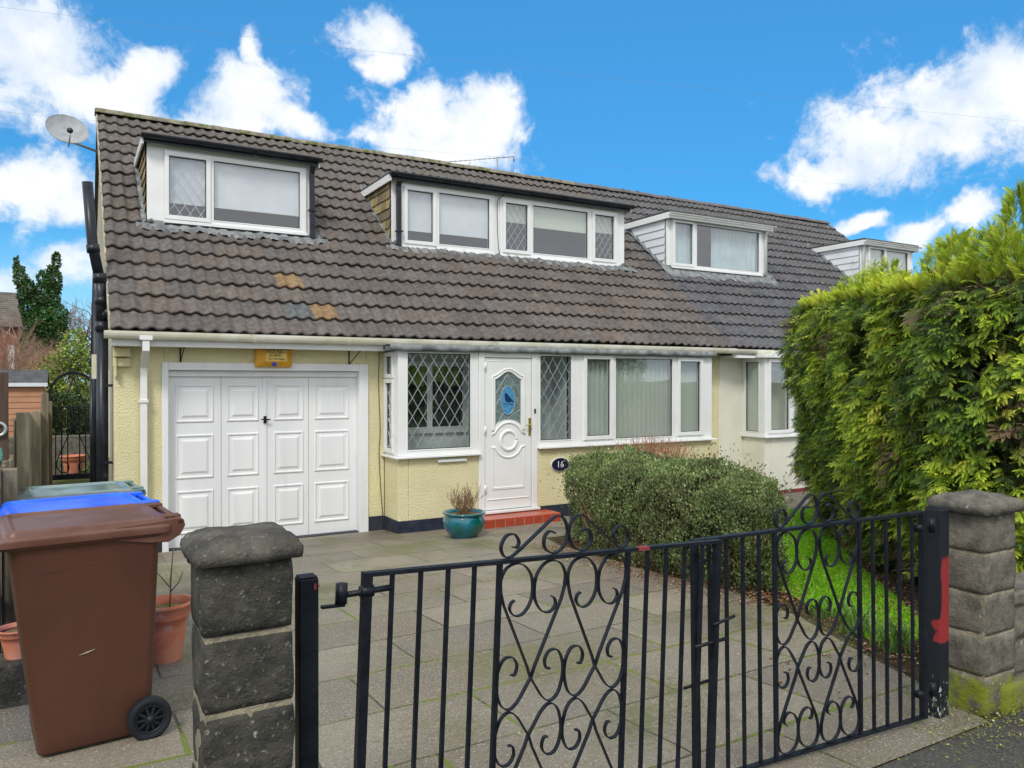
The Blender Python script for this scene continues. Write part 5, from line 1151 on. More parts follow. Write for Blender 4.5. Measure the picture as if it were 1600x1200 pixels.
SH = smooth_poly([(4.52, 4.15), (4.86, 4.05), (5.45, 4.95), (5.85, 6.0), (5.95, 7.2), (5.6, 7.75), (5.16, 7.7), (4.86, 7.0), (4.48, 5.6)], 2)     # counter-clockwise
def shrub():
    t_ = thing('clipped_shrub', (5.0, 6.0, gz(6)), 'broad clipped grey green shrub in front of the living room window', 'shrub'); g = np.random.default_rng(11)
    area = np.array(SH); cen = area.mean(0); n = 100000
    # side shell
    ns = 62000; pt, nn = surf_pts(SH, ns, g); h = g.uniform(.02, 1, ns) ** .85; top = .86 + .12 * (pt[:, 1] - 4) / 3.7
    prof = 1 - .25 * np.abs(h - .62) ** 1.6 - .30 * np.clip(h - .8, 0, 1) * 2.2
    inset = (1 - prof) * .5 + np.abs(g.normal(0, .045, ns))
    P = np.c_[pt - nn * inset[:, None], h * top]
    b = bumpy(np.c_[pt, P[:, 2]], 2.2, 3) * .16 + bumpy(np.c_[pt, P[:, 2]], 6, 8) * .07; P[:, :2] += nn * (b + g.exponential(.05, ns) * (g.uniform(0, 1, ns) < .10))[:, None]; N = np.c_[nn, np.full(ns, .35) + np.clip(h - .7, 0, 1) * 3]
    # top shell
    nt = 38000; Q = g.uniform(area.min(0), area.max(0), (nt * 3, 2)); Q = Q[in_poly(Q, SH)][:nt]; nt = len(Q)
    rel = (Q - cen); tz = .89 + .12 * (Q[:, 1] - 4) / 3.7
    T = np.c_[Q, tz - np.abs(g.normal(0, .05, nt))]; T[:, 2] += bumpy(np.c_[Q, Q[:, :1] * 0], 1.8, 5) * .12 + bumpy(np.c_[Q, Q[:, :1] * 0], 6, 2) * .05
    # round the shoulders
    dmin = np.full(nt, 9.); PA = np.array(SH); 
    for i in range(len(PA)):
        a, b_ = PA[i], PA[(i + 1) % len(PA)]; e = b_ - a; tt = np.clip(((Q - a) @ e) / (e @ e), 0, 1); dmin = np.minimum(dmin, np.linalg.norm(Q - a - tt[:, None] * e, axis=1))
    T[:, 2] += g.exponential(.035, nt) * (g.uniform(0, 1, nt) < .15)
    T[:, 2] -= .22 * np.clip(1 - dmin / .28, 0, 1) ** 2
    N = np.vstack([N, np.c_[np.zeros((nt, 2)), np.ones(nt)]]); P = np.vstack([P, T]); P[:, 2] += np.array([gz(y) for y in P[:, 1]])
    hole = bumpy(P, 3.1, 20); keep = g.uniform(0, 1, len(P)) < np.clip(1.15 + hole * 2.4, .12, 1); P, N = P[keep], unit(N[keep]); n = len(P)
    up = unit(N * .6 + np.array([0, 0, .8]) + g.normal(0, .55, (n, 3))); nor = unit(g.normal(0, 1, (n, 3)) + N * .4)
    tone = 1.5 * np.clip(.74 + .55 * bumpy(P, 5, 31) + .25 * np.clip((P[:, 2] - .8) * 2, -.5, 1), .4, 1.35)  # light from above put into the leaf colour: paler towards the top
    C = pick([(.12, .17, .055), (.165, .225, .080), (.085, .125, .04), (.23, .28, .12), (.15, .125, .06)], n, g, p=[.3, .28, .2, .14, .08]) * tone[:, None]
    brown = bumpy(P, 1.6, 77) > .22; C[brown] = C[brown] * .7 + np.array([.10, .07, .045]) * .3
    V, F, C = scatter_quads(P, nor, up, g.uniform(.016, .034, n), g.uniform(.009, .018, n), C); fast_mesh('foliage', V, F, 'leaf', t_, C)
    tw = MB(); gg = random.Random(8)
    for k in range(620):
        i = gg.randrange(len(SH)); p = np.array(SH[i]); q = np.array(SH[(i + 1) % len(SH)]); s = gg.random(); e = p + (q - p) * s; c_ = cen + (e - cen) * gg.uniform(.35, .75); z0 = gz(c_[1])
        h = gg.uniform(.35, .92); e2 = cen + (e - cen) * gg.uniform(.80, .99); m_ = (c_ + e2) / 2
        tw.tube([(c_[0], c_[1], z0), (m_[0] + gg.uniform(-.05, .05), m_[1] + gg.uniform(-.05, .05), z0 + h * .5), (e2[0], e2[1], z0 + h)], [.007, .005, .002], 4, caps=False)
    tw.build('branches', 'twig', t_)
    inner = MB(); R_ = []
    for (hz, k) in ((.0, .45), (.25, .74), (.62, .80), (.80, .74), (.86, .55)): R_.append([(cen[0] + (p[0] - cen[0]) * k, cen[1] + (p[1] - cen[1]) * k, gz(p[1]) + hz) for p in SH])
    inner.rings(R_, caps=(False, True)); inner.build('dark_core', 'core', t_)  # solid filler against see-through, inner shade put into its dark colour
shrub()
# reddish bare-stemmed shrub behind
rs = thing('red_stemmed_shrub', (6.9, 8.35, gz(8.4)), 'bare shrub with upright reddish stems under the living room window', 'shrub'); mb = MB(); gg = random.Random(21)
for k in range(240):
    x, y = gg.gauss(7.0, .26), gg.gauss(8.3, .10); a = gg.uniform(0, 6.28); l = gg.uniform(.9, 1.22) * (1.0 - .12 * abs(x - 7.0) / .5); s = gg.uniform(0, .12)
    s = s + .18 * abs(x - 7.0); a = a if abs(x - 7) < .1 else (0 if x > 7 else math.pi) + gg.uniform(-.6, .6)
    pts = [(x, y, gz(y)), (x + math.cos(a) * s * .4, y + math.sin(a) * s * .4, gz(y) + l * .5), (x + math.cos(a) * s * 1.3, y + math.sin(a) * s * 1.3, gz(y) + l)]
    mb.tube(pts, [.006, .0045, .002], 4, caps=False)
    for j in range(2): f = gg.uniform(.55, .9); p = Vector(pts[1]).lerp(Vector(pts[2]), f * .9); b = gg.uniform(0, 6.28); mb.tube([p, p + Vector((math.cos(b) * .05, math.sin(b) * .05, gg.uniform(.07, .15)))], [.003, .0015], 3, caps=False)
mb.build('stems', 'red_twig', rs)

# ---------------------------------------------------------------- tall conifer hedge
HG = smooth_poly([(4.42, 2.42), (6.6, 2.42), (9.8, 3.4), (9.9, 6.9), (8.55, 7.25), (6.3, 4.75)], 1)
def frond_template():
    """a flat drooping cypress spray: stem with feathery side lobes, in local x (side), y (out along the stem), z (up from the face)"""
    V = []; F = []
    def leaf(p, d, L, w):
        px, py = p; dx, dy = d; nx, ny = -dy * w, dx * w; o = len(V)
        zf = lambda x, y: -.42 * y * y - .25 * abs(x)
        for (x, y) in ((px, py), (px + dx * L * .45 + nx, py + dy * L * .45 + ny), (px + dx * L, py + dy * L), (px + dx * L * .45 - nx, py + dy * L * .45 - ny)): V.append((x, y, zf(x, y)))
        F.append((o, o + 1, o + 2, o + 3))
    leaf((0, 0), (0, 1), .6, .022); leaf((0, .5), (0, 1), .52, .040)
    for i, y in enumerate((.10, .26, .42, .58, .74, .88)):
        L = .34 * (1 - .75 * abs(y - .33) ** 1.2 / .6)
        for s in (-1, 1):
            yy = y + (.03 if s > 0 else -.03); a = R(50 - 14 * y); d = (s * math.sin(a), math.cos(a)); leaf((0, yy), d, L, .042)
    return np.array(V), np.array(F)
FV, FF = frond_template()
def fronds(P, N, U, size, C, tipc=1.25):
    n = len(P); S = unit(np.cross(U, N)); N2 = unit(np.cross(S, U)); k = len(FV)
    V = P[:, None, :] + size[:, None, None] * (FV[None, :, 0:1] * S[:, None, :] + FV[None, :, 1:2] * U[:, None, :] + FV[None, :, 2:3] * N2[:, None, :])
    Fa = (np.arange(n)[:, None, None] * k + FF[None]).reshape(-1, 4)
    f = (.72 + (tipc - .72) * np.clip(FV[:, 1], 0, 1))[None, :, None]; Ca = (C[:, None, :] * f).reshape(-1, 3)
    return V.reshape(-1, 3), Fa, Ca
def hedge():
    t_ = thing('conifer_hedge', (6.4, 3.6, .3), 'tall bright green conifer hedge behind the grey stone pier', 'hedge'); g = np.random.default_rng(3)
    PA = np.array(HG); cen = PA.mean(0)
    def topz(xy): d = np.linalg.norm(xy - np.array([4.4, 2.4]), axis=1); return 2.60 + .065 * d
    # visible faces: the long face to the drive and the short street face
    nc = 16500; pt, nn = surf_pts(HG, nc * 3, g); vis = ((nn @ np.array([-.72, .70])) > .2) | ((nn[:, 1] < -.5) & (pt[:, 0] < 7.5)); pt, nn = pt[vis][:nc], nn[vis][:nc]; nc = len(pt)
    h = g.uniform(0, 1, nc); zt = topz(pt); z0 = np.array([gz(y) for y in pt[:, 1]]); z = z0 + .10 + h * (zt - z0 - .10)
    P3 = np.c_[pt, z]; b = bumpy(P3, 1.1, 4) * .22 + bumpy(P3, 3.0, 9) * .15 + bumpy(P3, 8, 5) * .06
    under = np.clip((.85 - (z - z0)) / .85, 0, 1) * .26; shoulder = np.clip((h - .90) / .10, 0, 1) ** 2 * .22
    off = b - under - shoulder - np.abs(g.normal(0, .06, nc))
    P = P3.copy(); P[:, :2] += nn * off[:, None]; N = np.c_[nn, np.zeros(nc)]
    dens = bumpy(P3, 2.6, 60); keep = g.uniform(0, 1, nc) < np.clip(1.15 + dens * 2.2 - .35 * np.clip(1 - (z - z0) / .9, 0, 1), .15, 1); P, N, z, z0, P3 = P[keep], N[keep], z[keep], z0[keep], P3[keep]; nc = len(P)
    # every spray is a fan of small fronds sharing one stem, one age and one colour
    D = unit(N * g.uniform(.4, 1.0, (nc, 1)) + g.normal(0, .38, (nc, 3)) + np.c_[np.zeros((nc, 2)), g.uniform(-.45, .55, nc)])
    Q = unit(N * .25 + np.array([0, 0, .9]) + g.normal(0, .35, (nc, 3))); sz = g.uniform(.036, .088, nc)
    base = pick([(.13, .225, .020), (.20, .30, .026), (.075, .14, .020), (.34, .43, .035), (.045, .085, .02)], nc, g, .15, p=[.26, .22, .21, .10, .21])
    yel = bumpy(P3, 1.7, 40) + g.normal(0, .2, nc); k_ = yel > .24; base[k_] = pick([(.36, .46, .035), (.28, .40, .03), (.44, .50, .05)], int(k_.sum()), g)
    br = (bumpy(P3, 1.9, 90) + .30 * np.clip(1 - (z - z0) / 1.0, 0, 1) + g.normal(0, .12, nc)) > .40; base[br] = pick([(.17, .12, .06), (.22, .15, .08), (.12, .10, .05), (.10, .13, .035)], int(br.sum()), g)
    PP, UU, NN, SZ, CC = [], [], [], [], []
    S = unit(np.cross(D, Q)); K = 7; sz = sz * 1.25
    for j in range(K):
        f = j / (K - 1); sd = (-1) ** j * (0 if j == K - 1 else 1); a = sd * (.85 - .25 * f); drop = -np.array([0, 0, 1.]) * (f * f * .35 * sz)[:, None]
        U = unit(D * math.cos(a) + S * math.sin(a) + g.normal(0, .10, (nc, 3)) - np.array([0, 0, .30 * f])); PP.append(P + D * (sz * f * .95)[:, None] + drop); UU.append(U); NN.append(unit(Q + g.normal(0, .18, (nc, 3))))
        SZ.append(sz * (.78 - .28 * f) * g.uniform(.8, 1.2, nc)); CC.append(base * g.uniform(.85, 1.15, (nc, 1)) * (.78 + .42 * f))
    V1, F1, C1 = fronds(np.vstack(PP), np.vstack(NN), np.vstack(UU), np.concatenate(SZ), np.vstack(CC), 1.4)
    # inner layer of darker, older growth
    m = 13000; pt, nn = surf_pts(HG, m * 3, g); vis = ((nn @ np.array([-.72, .70])) > .2) | ((nn[:, 1] < -.5) & (pt[:, 0] < 7.5)); pt, nn = pt[vis][:m], nn[vis][:m]; m = len(pt)
    z0 = np.array([gz(y) for y in pt[:, 1]]); z = z0 + .05 + g.uniform(0, 1, m) * (topz(pt) - z0 - .1)
    P3 = np.c_[pt, z]; off = bumpy(P3, 1.1, 4) * .2 - .17 - .22 * np.clip((.85 - (z - z0)) / .85, 0, 1) - g.uniform(0, .10, m); Pi = P3.copy(); Pi[:, :2] += nn * off[:, None]
    Ni = np.c_[nn, np.zeros(m)]; Ui = unit(Ni * .5 + g.normal(0, .6, (m, 3)))
    ci = pick([(.04, .07, .014), (.06, .10, .018), (.09, .065, .035), (.05, .04, .025)], m, g, p=[.4, .3, .15, .15])
    V2, F2, C2 = fronds(Pi, unit(Ni + g.normal(0, .4, (m, 3))), Ui, g.uniform(.08, .17, m), ci, 1.05)
    # soft, upright new growth along the top: hundreds of small feathery plumes
    m = 2300; Q = g.uniform(PA.min(0) - .05, PA.max(0), (m * 3, 2)); Q = Q[in_poly(Q, HG)]; dd = np.linalg.norm(Q - np.array([4.4, 2.4]), axis=1)
    Q = Q[g.uniform(0, 1, len(Q)) < np.clip(1.35 - dd * .16, .35, 1)][:m]; m = len(Q); tz = topz(Q); dd = np.linalg.norm(Q - np.array([4.4, 2.4]), axis=1)
    cl = np.clip(.55 + 1.3 * bumpy(np.c_[Q, Q[:, :1] * 0], 2.3, 12) + .5 * bumpy(np.c_[Q, Q[:, :1] * 0], 8, 3), .08, 1.3) * np.clip(1.25 - dd * .14, .35, 1.2)
    hp = .04 + .24 * cl * g.uniform(.5, 1, m); R_ = 16; idx = np.repeat(np.arange(m), R_); u = g.uniform(0, 1, m * R_); a = g.uniform(0, 6.28, m * R_); lean = g.normal(0, .14, (m, 2))
    rr = (.028 + .04 * (1 - u)); ct0 = pick([(.43, .51, .024), (.36, .47, .022), (.52, .56, .04), (.25, .36, .022)], m, g, .12)
    Pt = np.c_[Q[idx] + lean[idx] * (u * hp[idx])[:, None] + np.c_[np.cos(a), np.sin(a)] * (rr * .4)[:, None], tz[idx] - .07 + u * hp[idx]]
    Ut = unit(np.c_[np.cos(a) * .75, np.sin(a) * .75, np.ones(m * R_)] + g.normal(0, .15, (m * R_, 3))); Nt = unit(np.c_[-np.sin(a), np.cos(a), g.normal(0, .5, m * R_)] + g.normal(0, .3, (m * R_, 3)))
    V3, F3, C3 = fronds(Pt, Nt, Ut, g.uniform(.045, .085, m * R_) * (1.1 - .4 * u), ct0[idx] * (.65 + .5 * u)[:, None], 1.2)
    # tall leaders
    L = []
    for (x, y, hgt, nn_) in ((5.22, 2.66, .46, 260), (5.55, 2.9, .26, 120), (5.05, 2.75, .20, 110), (5.45, 3.15, .26, 120), (5.9, 3.6, .24, 110), (5.25, 3.1, .20, 90), (6.5, 4.4, .2, 80), (5.75, 3.35, .22, 80), (6.9, 4.9, .16, 60), (4.95, 2.6, .18, 80)):
        u = g.uniform(0, 1, nn_); a = g.uniform(0, 6.28, nn_); r_ = .08 * (1 - u) + .01; zz = 2.64 + .065 * math.hypot(x - 4.4, y - 2.4) + u * hgt
        L.append(np.c_[x + np.cos(a) * r_, y + np.sin(a) * r_, zz, np.cos(a), np.sin(a)])
    L = np.vstack(L); m = len(L); Ul = unit(np.c_[L[:, 3:5] * .7, np.ones(m)] + g.normal(0, .2, (m, 3))); Nl = unit(np.c_[-L[:, 4], L[:, 3], g.normal(0, .3, m)] + g.normal(0, .4, (m, 3)))
    V4, F4, C4 = fronds(L[:, :3], Nl, Ul, g.uniform(.06, .11, m), pick([(.30, .40, .022), (.38, .44, .04), (.24, .36, .02)], m, g))
    Vs = [V1, V2, V3, V4]; off_ = np.cumsum([0] + [len(v) for v in Vs[:-1]]); Fs = np.vstack([f + o for f, o in zip((F1, F2, F3, F4), off_)])
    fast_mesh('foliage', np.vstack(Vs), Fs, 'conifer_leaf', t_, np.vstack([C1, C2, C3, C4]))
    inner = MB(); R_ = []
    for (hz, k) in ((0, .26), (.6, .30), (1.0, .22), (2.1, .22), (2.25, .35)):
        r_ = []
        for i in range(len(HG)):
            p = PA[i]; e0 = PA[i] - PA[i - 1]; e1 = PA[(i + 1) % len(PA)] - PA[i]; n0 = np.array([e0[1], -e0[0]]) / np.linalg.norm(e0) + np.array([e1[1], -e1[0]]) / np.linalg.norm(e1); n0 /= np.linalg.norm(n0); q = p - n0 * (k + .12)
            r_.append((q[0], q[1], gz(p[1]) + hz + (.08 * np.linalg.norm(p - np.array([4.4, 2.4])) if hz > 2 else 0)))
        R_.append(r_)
    inner.rings(R_, caps=(False, True)); inner.build('dark_core', 'core', t_)  # filler core blocking the view through, the hedge's inner shade painted dark
    tw = MB(); gg = random.Random(4); pt, nn = surf_pts(HG, 900, g); vis = ((nn @ np.array([-.72, .70])) > .2) | ((nn[:, 1] < -.5) & (pt[:, 0] < 7.5))
    for p, q in zip(pt[vis][:420], nn[vis][:420]):
        z = gz(p[1]) + gg.uniform(.1, 1.7); a = Vector((p[0] - q[0] * .4, p[1] - q[1] * .4, z)); b = Vector((p[0] - q[0] * .06, p[1] - q[1] * .06, z + gg.uniform(-.1, .35))); tw.tube([a, a.lerp(b, .5) + Vector((gg.uniform(-.05, .05), gg.uniform(-.05, .05), .03)), b], [.008, .006, .003], 4, caps=False)
    tw.build('branches', 'bare_wood', t_)
hedge()

# ---------------------------------------------------------------- left side: fence, shed, arched gate, garden
def board(mb, x0, x1, y0, y1, z0, z1, lean=0, pt=0):
    v = [(x0, y0, z0), (x1, y0, z0), (x1, y1, z0), (x0, y1, z0), (x0 + lean, y0, z1), (x1 + lean, y0, z1 - pt), (x1 + lean, y1, z1 - pt), (x0 + lean, y1, z1)]
    mb.add(v, [(3, 2, 1, 0), (4, 5, 6, 7), (0, 1, 5, 4), (1, 2, 6, 5), (2, 3, 7, 6), (3, 0, 4, 7)])
fe = thing('picket_fence', (-.34, 10, .1), 'weathered grey green picket fence along the side passage', 'fence')
y = 5.0; k = 0; gg = random.Random(12)
def zf(y):
    if y < 6.15: return 1.49 - .02 * (y - 5)
    if y < 6.65: return 1.43
    return 1.70 - .028 * (y - 6.6)
while y < 15.2:
    wdt = .085 if y < 6.2 else (.10 if y < 9 else .12); b = MB(); z1 = zf(y) + gg.uniform(-.018, .018); board(b, -.355, -.335, y, y + wdt, gz(y) - .02, z1, gg.uniform(-.012, .012), .004)
    b.build('picket', 'weathered_wood', fe, bevel=.003); y += wdt + (.045 if y < 6.2 else .085 if y < 9 else .13)
for (y0, y1, off) in ((5.0, 6.6, .14), (6.6, 15.3, .16), (5.0, 6.6, .75), (6.6, 15.3, .9)):
    b = MB(); n = 6
    b.rings([[(-.40, yy, zf(yy + .01 if yy > 6.55 and y0 > 6 else min(yy, y1 - .5)) - off - .03), (-.3555, yy, zf(yy + .01 if yy > 6.55 and y0 > 6 else min(yy, y1 - .5)) - off - .03), (-.3555, yy, zf(yy + .01 if yy > 6.55 and y0 > 6 else min(yy, y1 - .5)) - off + .03), (-.40, yy, zf(yy + .01 if yy > 6.55 and y0 > 6 else min(yy, y1 - .5)) - off + .03)] for yy in (y0, y1)], smooth=False)
    b.build('rail', 'weathered_wood', fe)
for (yy, h, wx) in ((5.28, 1.46, .09), (6.62, 1.74, .10), (9.2, 1.66, .10), (12.2, 1.80, .11), (15.2, 1.62, .10)):
    b = MB(); board(b, -.335, -.335 + wx * .8, yy, yy + wx, gz(yy) - .02, h); b.build('post', 'weathered_wood', fe, bevel=.004)
tf = thing('boarded_panel', (-.8, 6.7, .2), 'tall dark brown boarded panel behind the near pickets', 'fence panel')
for i in range(5):
    b = MB(); x1 = -.375 - i * .135; board(b, x1 - .13, x1, 6.50 + .004 * (i % 2), 6.52 + .004 * (i % 2), .1, 2.03 + gg.uniform(-.01, .01)); b.build('board', 'dark_wood', tf, bevel=.003)
rg = MB(); rg.rings([[(-.435 + (.045 + .012 * math.cos(t_)) * math.cos(q), 6.485 + .012 * math.sin(t_), 1.63 + (.045 + .012 * math.cos(t_)) * math.sin(q)) for t_ in [2 * math.pi * k / 8 for k in range(8)]] for q in [2 * math.pi * k / 20 for k in range(21)]], caps=(False, False)); rg.build('ring_handle', 'steel', tf)
bg = thing('plastic_bag', (-.45, 5.6, 1.45), 'crumpled blue and green plastic bag caught on the near pickets', 'plastic bag')
b = MB(); rock(b, -.47, -.36, 5.55, 5.80, 1.46, 1.58, 5, .03); b.build('bag', 'rag_green', bg); b = MB(); rock(b, -.455, -.372, 5.60, 5.72, 1.575, 1.64, 9, .02); b.build('bag_top', 'rag_blue', bg)
sh = thing('garden_shed', (-1.2, 20.8, .25), 'orange brown wooden shed with dark felt roof behind the fence', 'shed')
m_ = MB()
for k in range(13): z = .25 + k * .125; m_.prism_x([(20.0, z), (20.0, z + .123), (19.985, z + .123), (19.972, z)], -2.4, -.50); m_.prism([(-.50, z), (-.472, z), (-.487, z + .123), (-.50, z + .123)], 20.0, 21.6)
m_.box(-2.4, -.50, 20.001, 21.6, .25, 1.87); m_.build('wall', 'shed_wood', sh)
MB().prism_x([(19.90, 1.88), (19.90, 1.92), (20.8, 2.22), (21.7, 1.92), (21.7, 1.88), (20.8, 2.17)], -2.5, -.42).build('roof', 'felt', sh); MB().box(-2.5, -.42, 19.88, 19.899, 1.845, 1.925).build('fascia', 'shiplap', sh)
ag = thing('arched_gate', (.07, 15.5, .25), 'tall black iron gate with arched top at the end of the passage', 'gate')
X0, X1, ZB, ZR, r_ = -.30, .425, .27, 1.50, .3625
f = MB(); f.box(X0, X0 + .028, 15.49, 15.51, ZB, ZR + .2); f.box(X1 - .028, X1, 15.49, 15.51, ZB, ZR + .2); f.box(X0, X1, 15.488, 15.512, ZR, ZR + .022); f.box(X0, X1, 15.485, 15.515, ZB - .02, ZB + .07)
c_ = (X0 + X1) / 2; f.ribbon([(c_ + r_ * math.cos(q), ZR + .2 + r_ * 1.12 * math.sin(q)) for q in [math.pi * k / 24 for k in range(25)]], .035, .045, y=15.5); f.build('frame', 'iron', ag)
for k in range(1, 8):
    if k == 4: continue
    x = X0 + (X1 - X0) * k / 8; b = MB(); b.box(x - .010, x + .010, 15.49, 15.51, ZB + .07, ZR); b.build('bar', 'iron', ag)
for s in (-1, 1):
    P = catmull([(c_ + s * .05, ZR + .47), (c_ + s * .075, ZR + .50), (c_ + s * .05, ZR + .55), (c_ + s * .01, ZR + .52), (c_ + s * .03, ZR + .42), (c_ + s * .15, ZR + .13), (c_ + s * .24, ZR + .05), (c_ + s * .30, ZR + .10), (c_ + s * .27, ZR + .16), (c_ + s * .22, ZR + .13)], 6); b = MB(); b.ribbon([tuple(p) for p in P], .02, .016, y=15.5); b.build('scroll', 'iron', ag)
    P = catmull([(c_ + s * .20, ZB + .22), (c_ + s * .16, ZB + .28), (c_ + s * .08, ZB + .24), (c_ + s * .09, ZB + .12), (c_ + s * .20, ZB + .12), (c_ + s * .26, ZB + .26), (c_ + s * .18, ZB + .5), (c_ + s * .03, ZB + .9), (c_, ZR)], 6); b = MB(); b.ribbon([tuple(p) for p in P], .02, .016, y=15.5); b.build('scroll', 'iron', ag)
ap = pot('terracotta_pot', (.06, 16.6, .245), TP(.21, .33), 'terracotta', .19, .29, 'large terracotta pot behind the arched iron gate', 'plant pot', soilm='lime', group='terracotta pots')
gw = MB(); gw.box(-1.5, .8, 19.2, 19.5, .2, .78); gwo = gw.build('garden_wall', 'grey_stone', None, bevel=.02); tag(gwo, 'low stone garden wall beyond the arched gate', 'wall')

def leafy(t_, name, n, fn, cols_, size, m='leaf', seed=1, p=None, flat=.3):
    g = np.random.default_rng(seed); P, N = fn(g, n); n = len(P); up = unit(N * .5 + g.normal(0, .7, (n, 3)) + np.array([0, 0, .2])); nor = unit(g.normal(0, 1, (n, 3)) + N * .6)
    C = pick(cols_, n, g, p=p) * np.clip(1 + .7 * bumpy(P, .9 / (size[1] * 8), seed * 3.)[:, None], .5, 1.5); V, F, C = scatter_quads(P, nor, up, g.uniform(*size, n), g.uniform(*size, n) * .7, C); return fast_mesh(name, V, F, m, t_, C)
def blob(blobs):
    def f(g, n):
        P = []; N = []; tot = sum(b[3] * b[5] for b in blobs)
        for (x, y, z, rx, ry, rz) in blobs:
            k = int(n * rx * rz / tot); d = unit(g.normal(0, 1, (k, 3))); r_ = 1 - np.abs(g.normal(0, .16, k)); q = d * r_[:, None] * np.array([rx, ry, rz]) + np.array([x, y, z]); q += d * (bumpy(q, 1.3 / rx, x) * .35 * rx)[:, None]; P.append(q); N.append(d)
        return np.vstack(P), np.vstack(N)
    return f
def bare_tree(t_, base, h, seed, m='bare_wood', r0=.12, spread=.5, lv=5, name='branches', n0=1, tr='trunk'):
    g = random.Random(seed); mb = MB()
    def grow(p, d, L, r, l):
        pts = [Vector(p)]; dd = Vector(d)
        for k in range(4): dd = (dd + Vector((g.gauss(0, .13), g.gauss(0, .13), g.gauss(.02, .08)))).normalized(); pts.append(pts[-1] + dd * L / 4)
        mb.tube(pts, [r * (1 - .1 * k) for k in range(5)], 6 if r > .02 else 4, caps=False)
        if l > 0:
            for k in range(g.randint(2, 4)):
                a = Vector((g.gauss(0, 1), g.gauss(0, 1), g.gauss(.25, .5))).normalized(); grow(pts[g.choice((2, 3, 4, 4))], (dd + a * spread * 1.6).normalized(), L * g.uniform(.55, .8), r * .58, l - 1)
    for k in range(n0): grow(base, Vector((g.gauss(0, spread * .3), g.gauss(0, spread * .3), 1)).normalized(), h * .36, r0, lv)
    return mb.build(name, m, t_)
iv = thing('ivy_clad_tree', (-1.15, 40, .3), 'ivy covered forked tree rising behind the shed', 'tree')
leafy(iv, 'crown', 26000, blob([(-1.15, 40, 1.6, .75, .6, 1.6), (-.95, 40, 3.2, .80, .7, 1.2), (-.85, 40, 4.4, .85, .8, 1.1), (-1.35, 40, 5.2, .50, .5, .7), (-1.6, 40, 5.9, .36, .3, .55), (-1.85, 40, 6.5, .24, .3, .5), (-.85, 40, 5.6, .50, .5, .8), (-1.05, 40, 6.5, .18, .2, .35), (-.62, 40, 6.4, .34, .3, .7), (-.95, 40, 4.9, .5, .4, .5), (-2.0, 40, 7.0, .10, .1, .40), (-.50, 40, 7.3, .16, .1, .40), (-.35, 40, 4.0, .3, .3, .5), (-1.6, 40, 3.6, .3, .3, .6)]), [(.03, .10, .02), (.05, .15, .035), (.02, .06, .015), (.10, .12, .04), (.06, .14, .035)], (.07, .14), 'ivy_leaf', 5)
tr = MB(); tr.tube([(-1.15, 40, .2), (-1.1, 40, 3), (-1.0, 40, 4.6), (-.7, 40, 6.2), (-.55, 40, 7.2)], [.25, .2, .14, .06, .02], 8); tr.tube([(-1.05, 40, 4), (-1.5, 40, 5.6), (-1.9, 40, 7.0)], [.10, .06, .02], 8); tr.build('trunk', 'bare_wood', iv)
t1 = thing('bare_tree', (.6, 43, .3), 'leafless tree with fine branches between the ivy tree and the drainpipe', 'tree', 'leafless trees in the back gardens'); bare_tree(t1, (.45, 43, .3), 6.6, 5, r0=.10, spread=.55, lv=5, n0=2)
t2 = thing('bare_tree', (-.2, 47, .3), 'leafless tree spreading thin limbs behind the ivy tree', 'tree', 'leafless trees in the back gardens'); bare_tree(t2, (-.9, 47, .3), 7.2, 14, r0=.12, spread=.6, lv=5, n0=2)
t3 = thing('bare_bush', (-1.8, 24, .3), 'dense reddish brown leafless bush at the left edge above the fence', 'bush', 'leafless bushes in the back gardens'); bare_tree(t3, (-1.65, 24, .2), 3.7, 7, 'red_bark', .03, .30, 5, 'stems', 9)
t4 = thing('bare_bush', (-.55, 31, .3), 'tan leafless bush in front of the ivy covered tree', 'bush', 'leafless bushes in the back gardens'); bare_tree(t4, (-.55, 33, .2), 3.6, 9, 'tan_bark', .03, .35, 5, 'stems', 9)

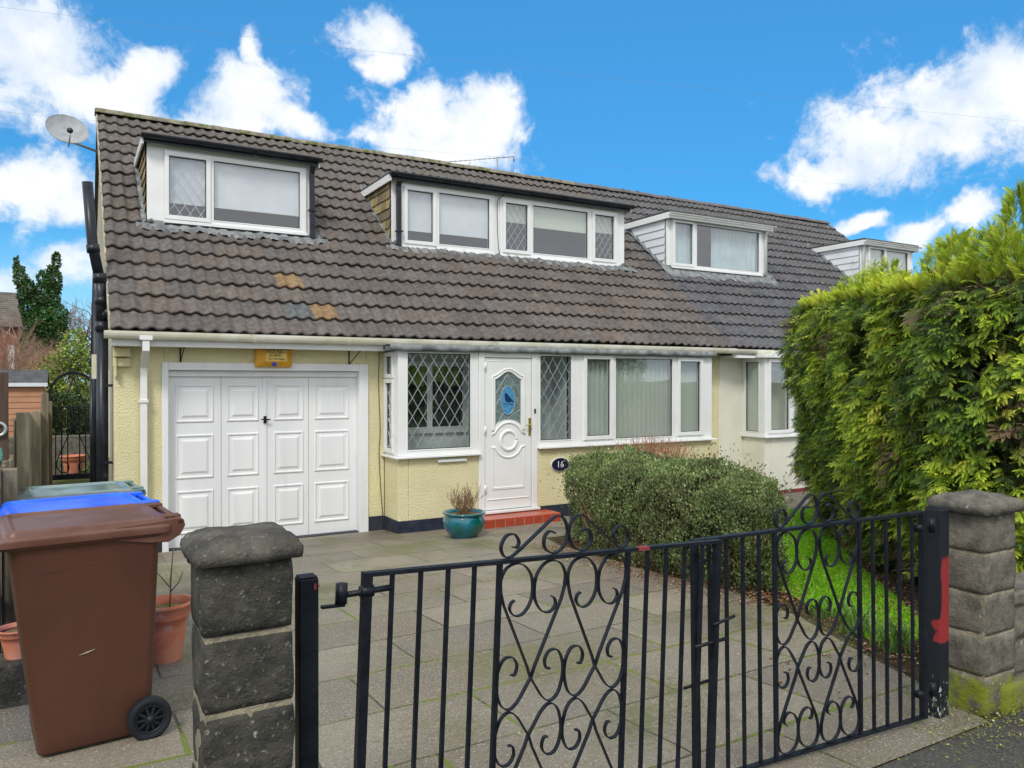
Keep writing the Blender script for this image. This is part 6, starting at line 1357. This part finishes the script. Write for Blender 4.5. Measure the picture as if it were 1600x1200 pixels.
yb = thing('yellow_green_bush', (-.1, 28, .3), 'yellow green evergreen bush behind the arched gate', 'bush')
leafy(yb, 'foliage', 9000, blob([(-.55, 27.5, 1.3, .55, .5, 1.1), (.05, 28, 1.9, .75, .6, 1.3), (.12, 28, 2.9, .42, .4, .75), (-.75, 27.5, 1.7, .30, .3, .5), (.5, 28, 1.5, .5, .5, 1.2)]), [(.20, .30, .04), (.28, .38, .05), (.11, .18, .03), (.40, .46, .08), (.07, .12, .03)], (.05, .10), 'leaf', 8)
MB().tube([(.05, 28, .2), (.08, 28, 2.4)], [.06, .02], 6).build('stem', 'bare_wood', yb)
db = thing('evergreen_bush', (-.1, 22, .25), 'dark evergreen bush low down behind the arched gate', 'bush')
leafy(db, 'foliage', 6000, blob([(-.1, 22, .9, .6, .5, .9), (.45, 22.4, .7, .5, .4, .8), (-.5, 22, .7, .35, .3, .7)]), [(.03, .07, .02), (.06, .11, .03), (.10, .12, .04), (.02, .04, .015)], (.04, .09), 'leaf', 9)
fh = thing('distant_house', (-3.2, 52, .3), 'distant house with grey slate roof at the far left', 'house')
MB().box(-7.5, -2.45, 50, 56, .2, 5.0).build('wall', 'brick', fh); m_ = MB()
for k in range(16): y = 49.7 + k * .21; z = 4.9 + k * .135; m_.prism_x([(y, z - .02), (y, z + .03), (y + .23, z + .15), (y + .23, z + .10)], -7.8, -2.2 - k * .03)
m_.prism_x([(53.0, 7.05), (56.3, 4.9), (56.3, 4.8), (53.0, 6.95)], -7.8, -2.3); m_.build('roof', 'far_roof', fh)
m_ = MB(); m_.box(-2.9, -2.6, 49.93, 49.99, 2.6, 3.9); m_.build('window', 'upvc', fh)
# overhead wires
def wire(a, b, sag, label, r=.008):
    P = [Vector(a).lerp(Vector(b), t / 24) - Vector((0, 0, sag * 4 * (t / 24) * (1 - t / 24))) for t in range(25)]
    o = MB().tube(P, r, 5).build('overhead_wire', 'wire'); tag(o, label, 'wire', 'thin telephone wires across the sky')
def far(px, py, s): u = (px - 800) / FPX; return (s * (CY + u * SY), s * (SY - u * CY), HC + (HY - py) / FPX * s)
wire(far(-200, -12, 14), far(1750, 205, 24), .1, 'highest overhead wire, crossing the blue sky above both roofs', .0022)
wire(far(-150, 160, 26), far(1500, 300, 40), .2, 'lower overhead wire passing just behind the roof ridge', .0032)

leaves_on('moss_tufts', [(3.2, 1.93, 4.7, 1.93, 1500), (3.62, 1.9, 5.4, 1.9, 1200), (4.0, 2.95, 4.5, 3.9, 700), (.3, 1.93, 3.2, 1.93, 300)], 0, 'yellow green moss at the foot of the grey pier and along the drive edge', 19, [(.20, .24, .03), (.13, .17, .02), (.10, .11, .03), (.28, .30, .05)], (.006, .016))
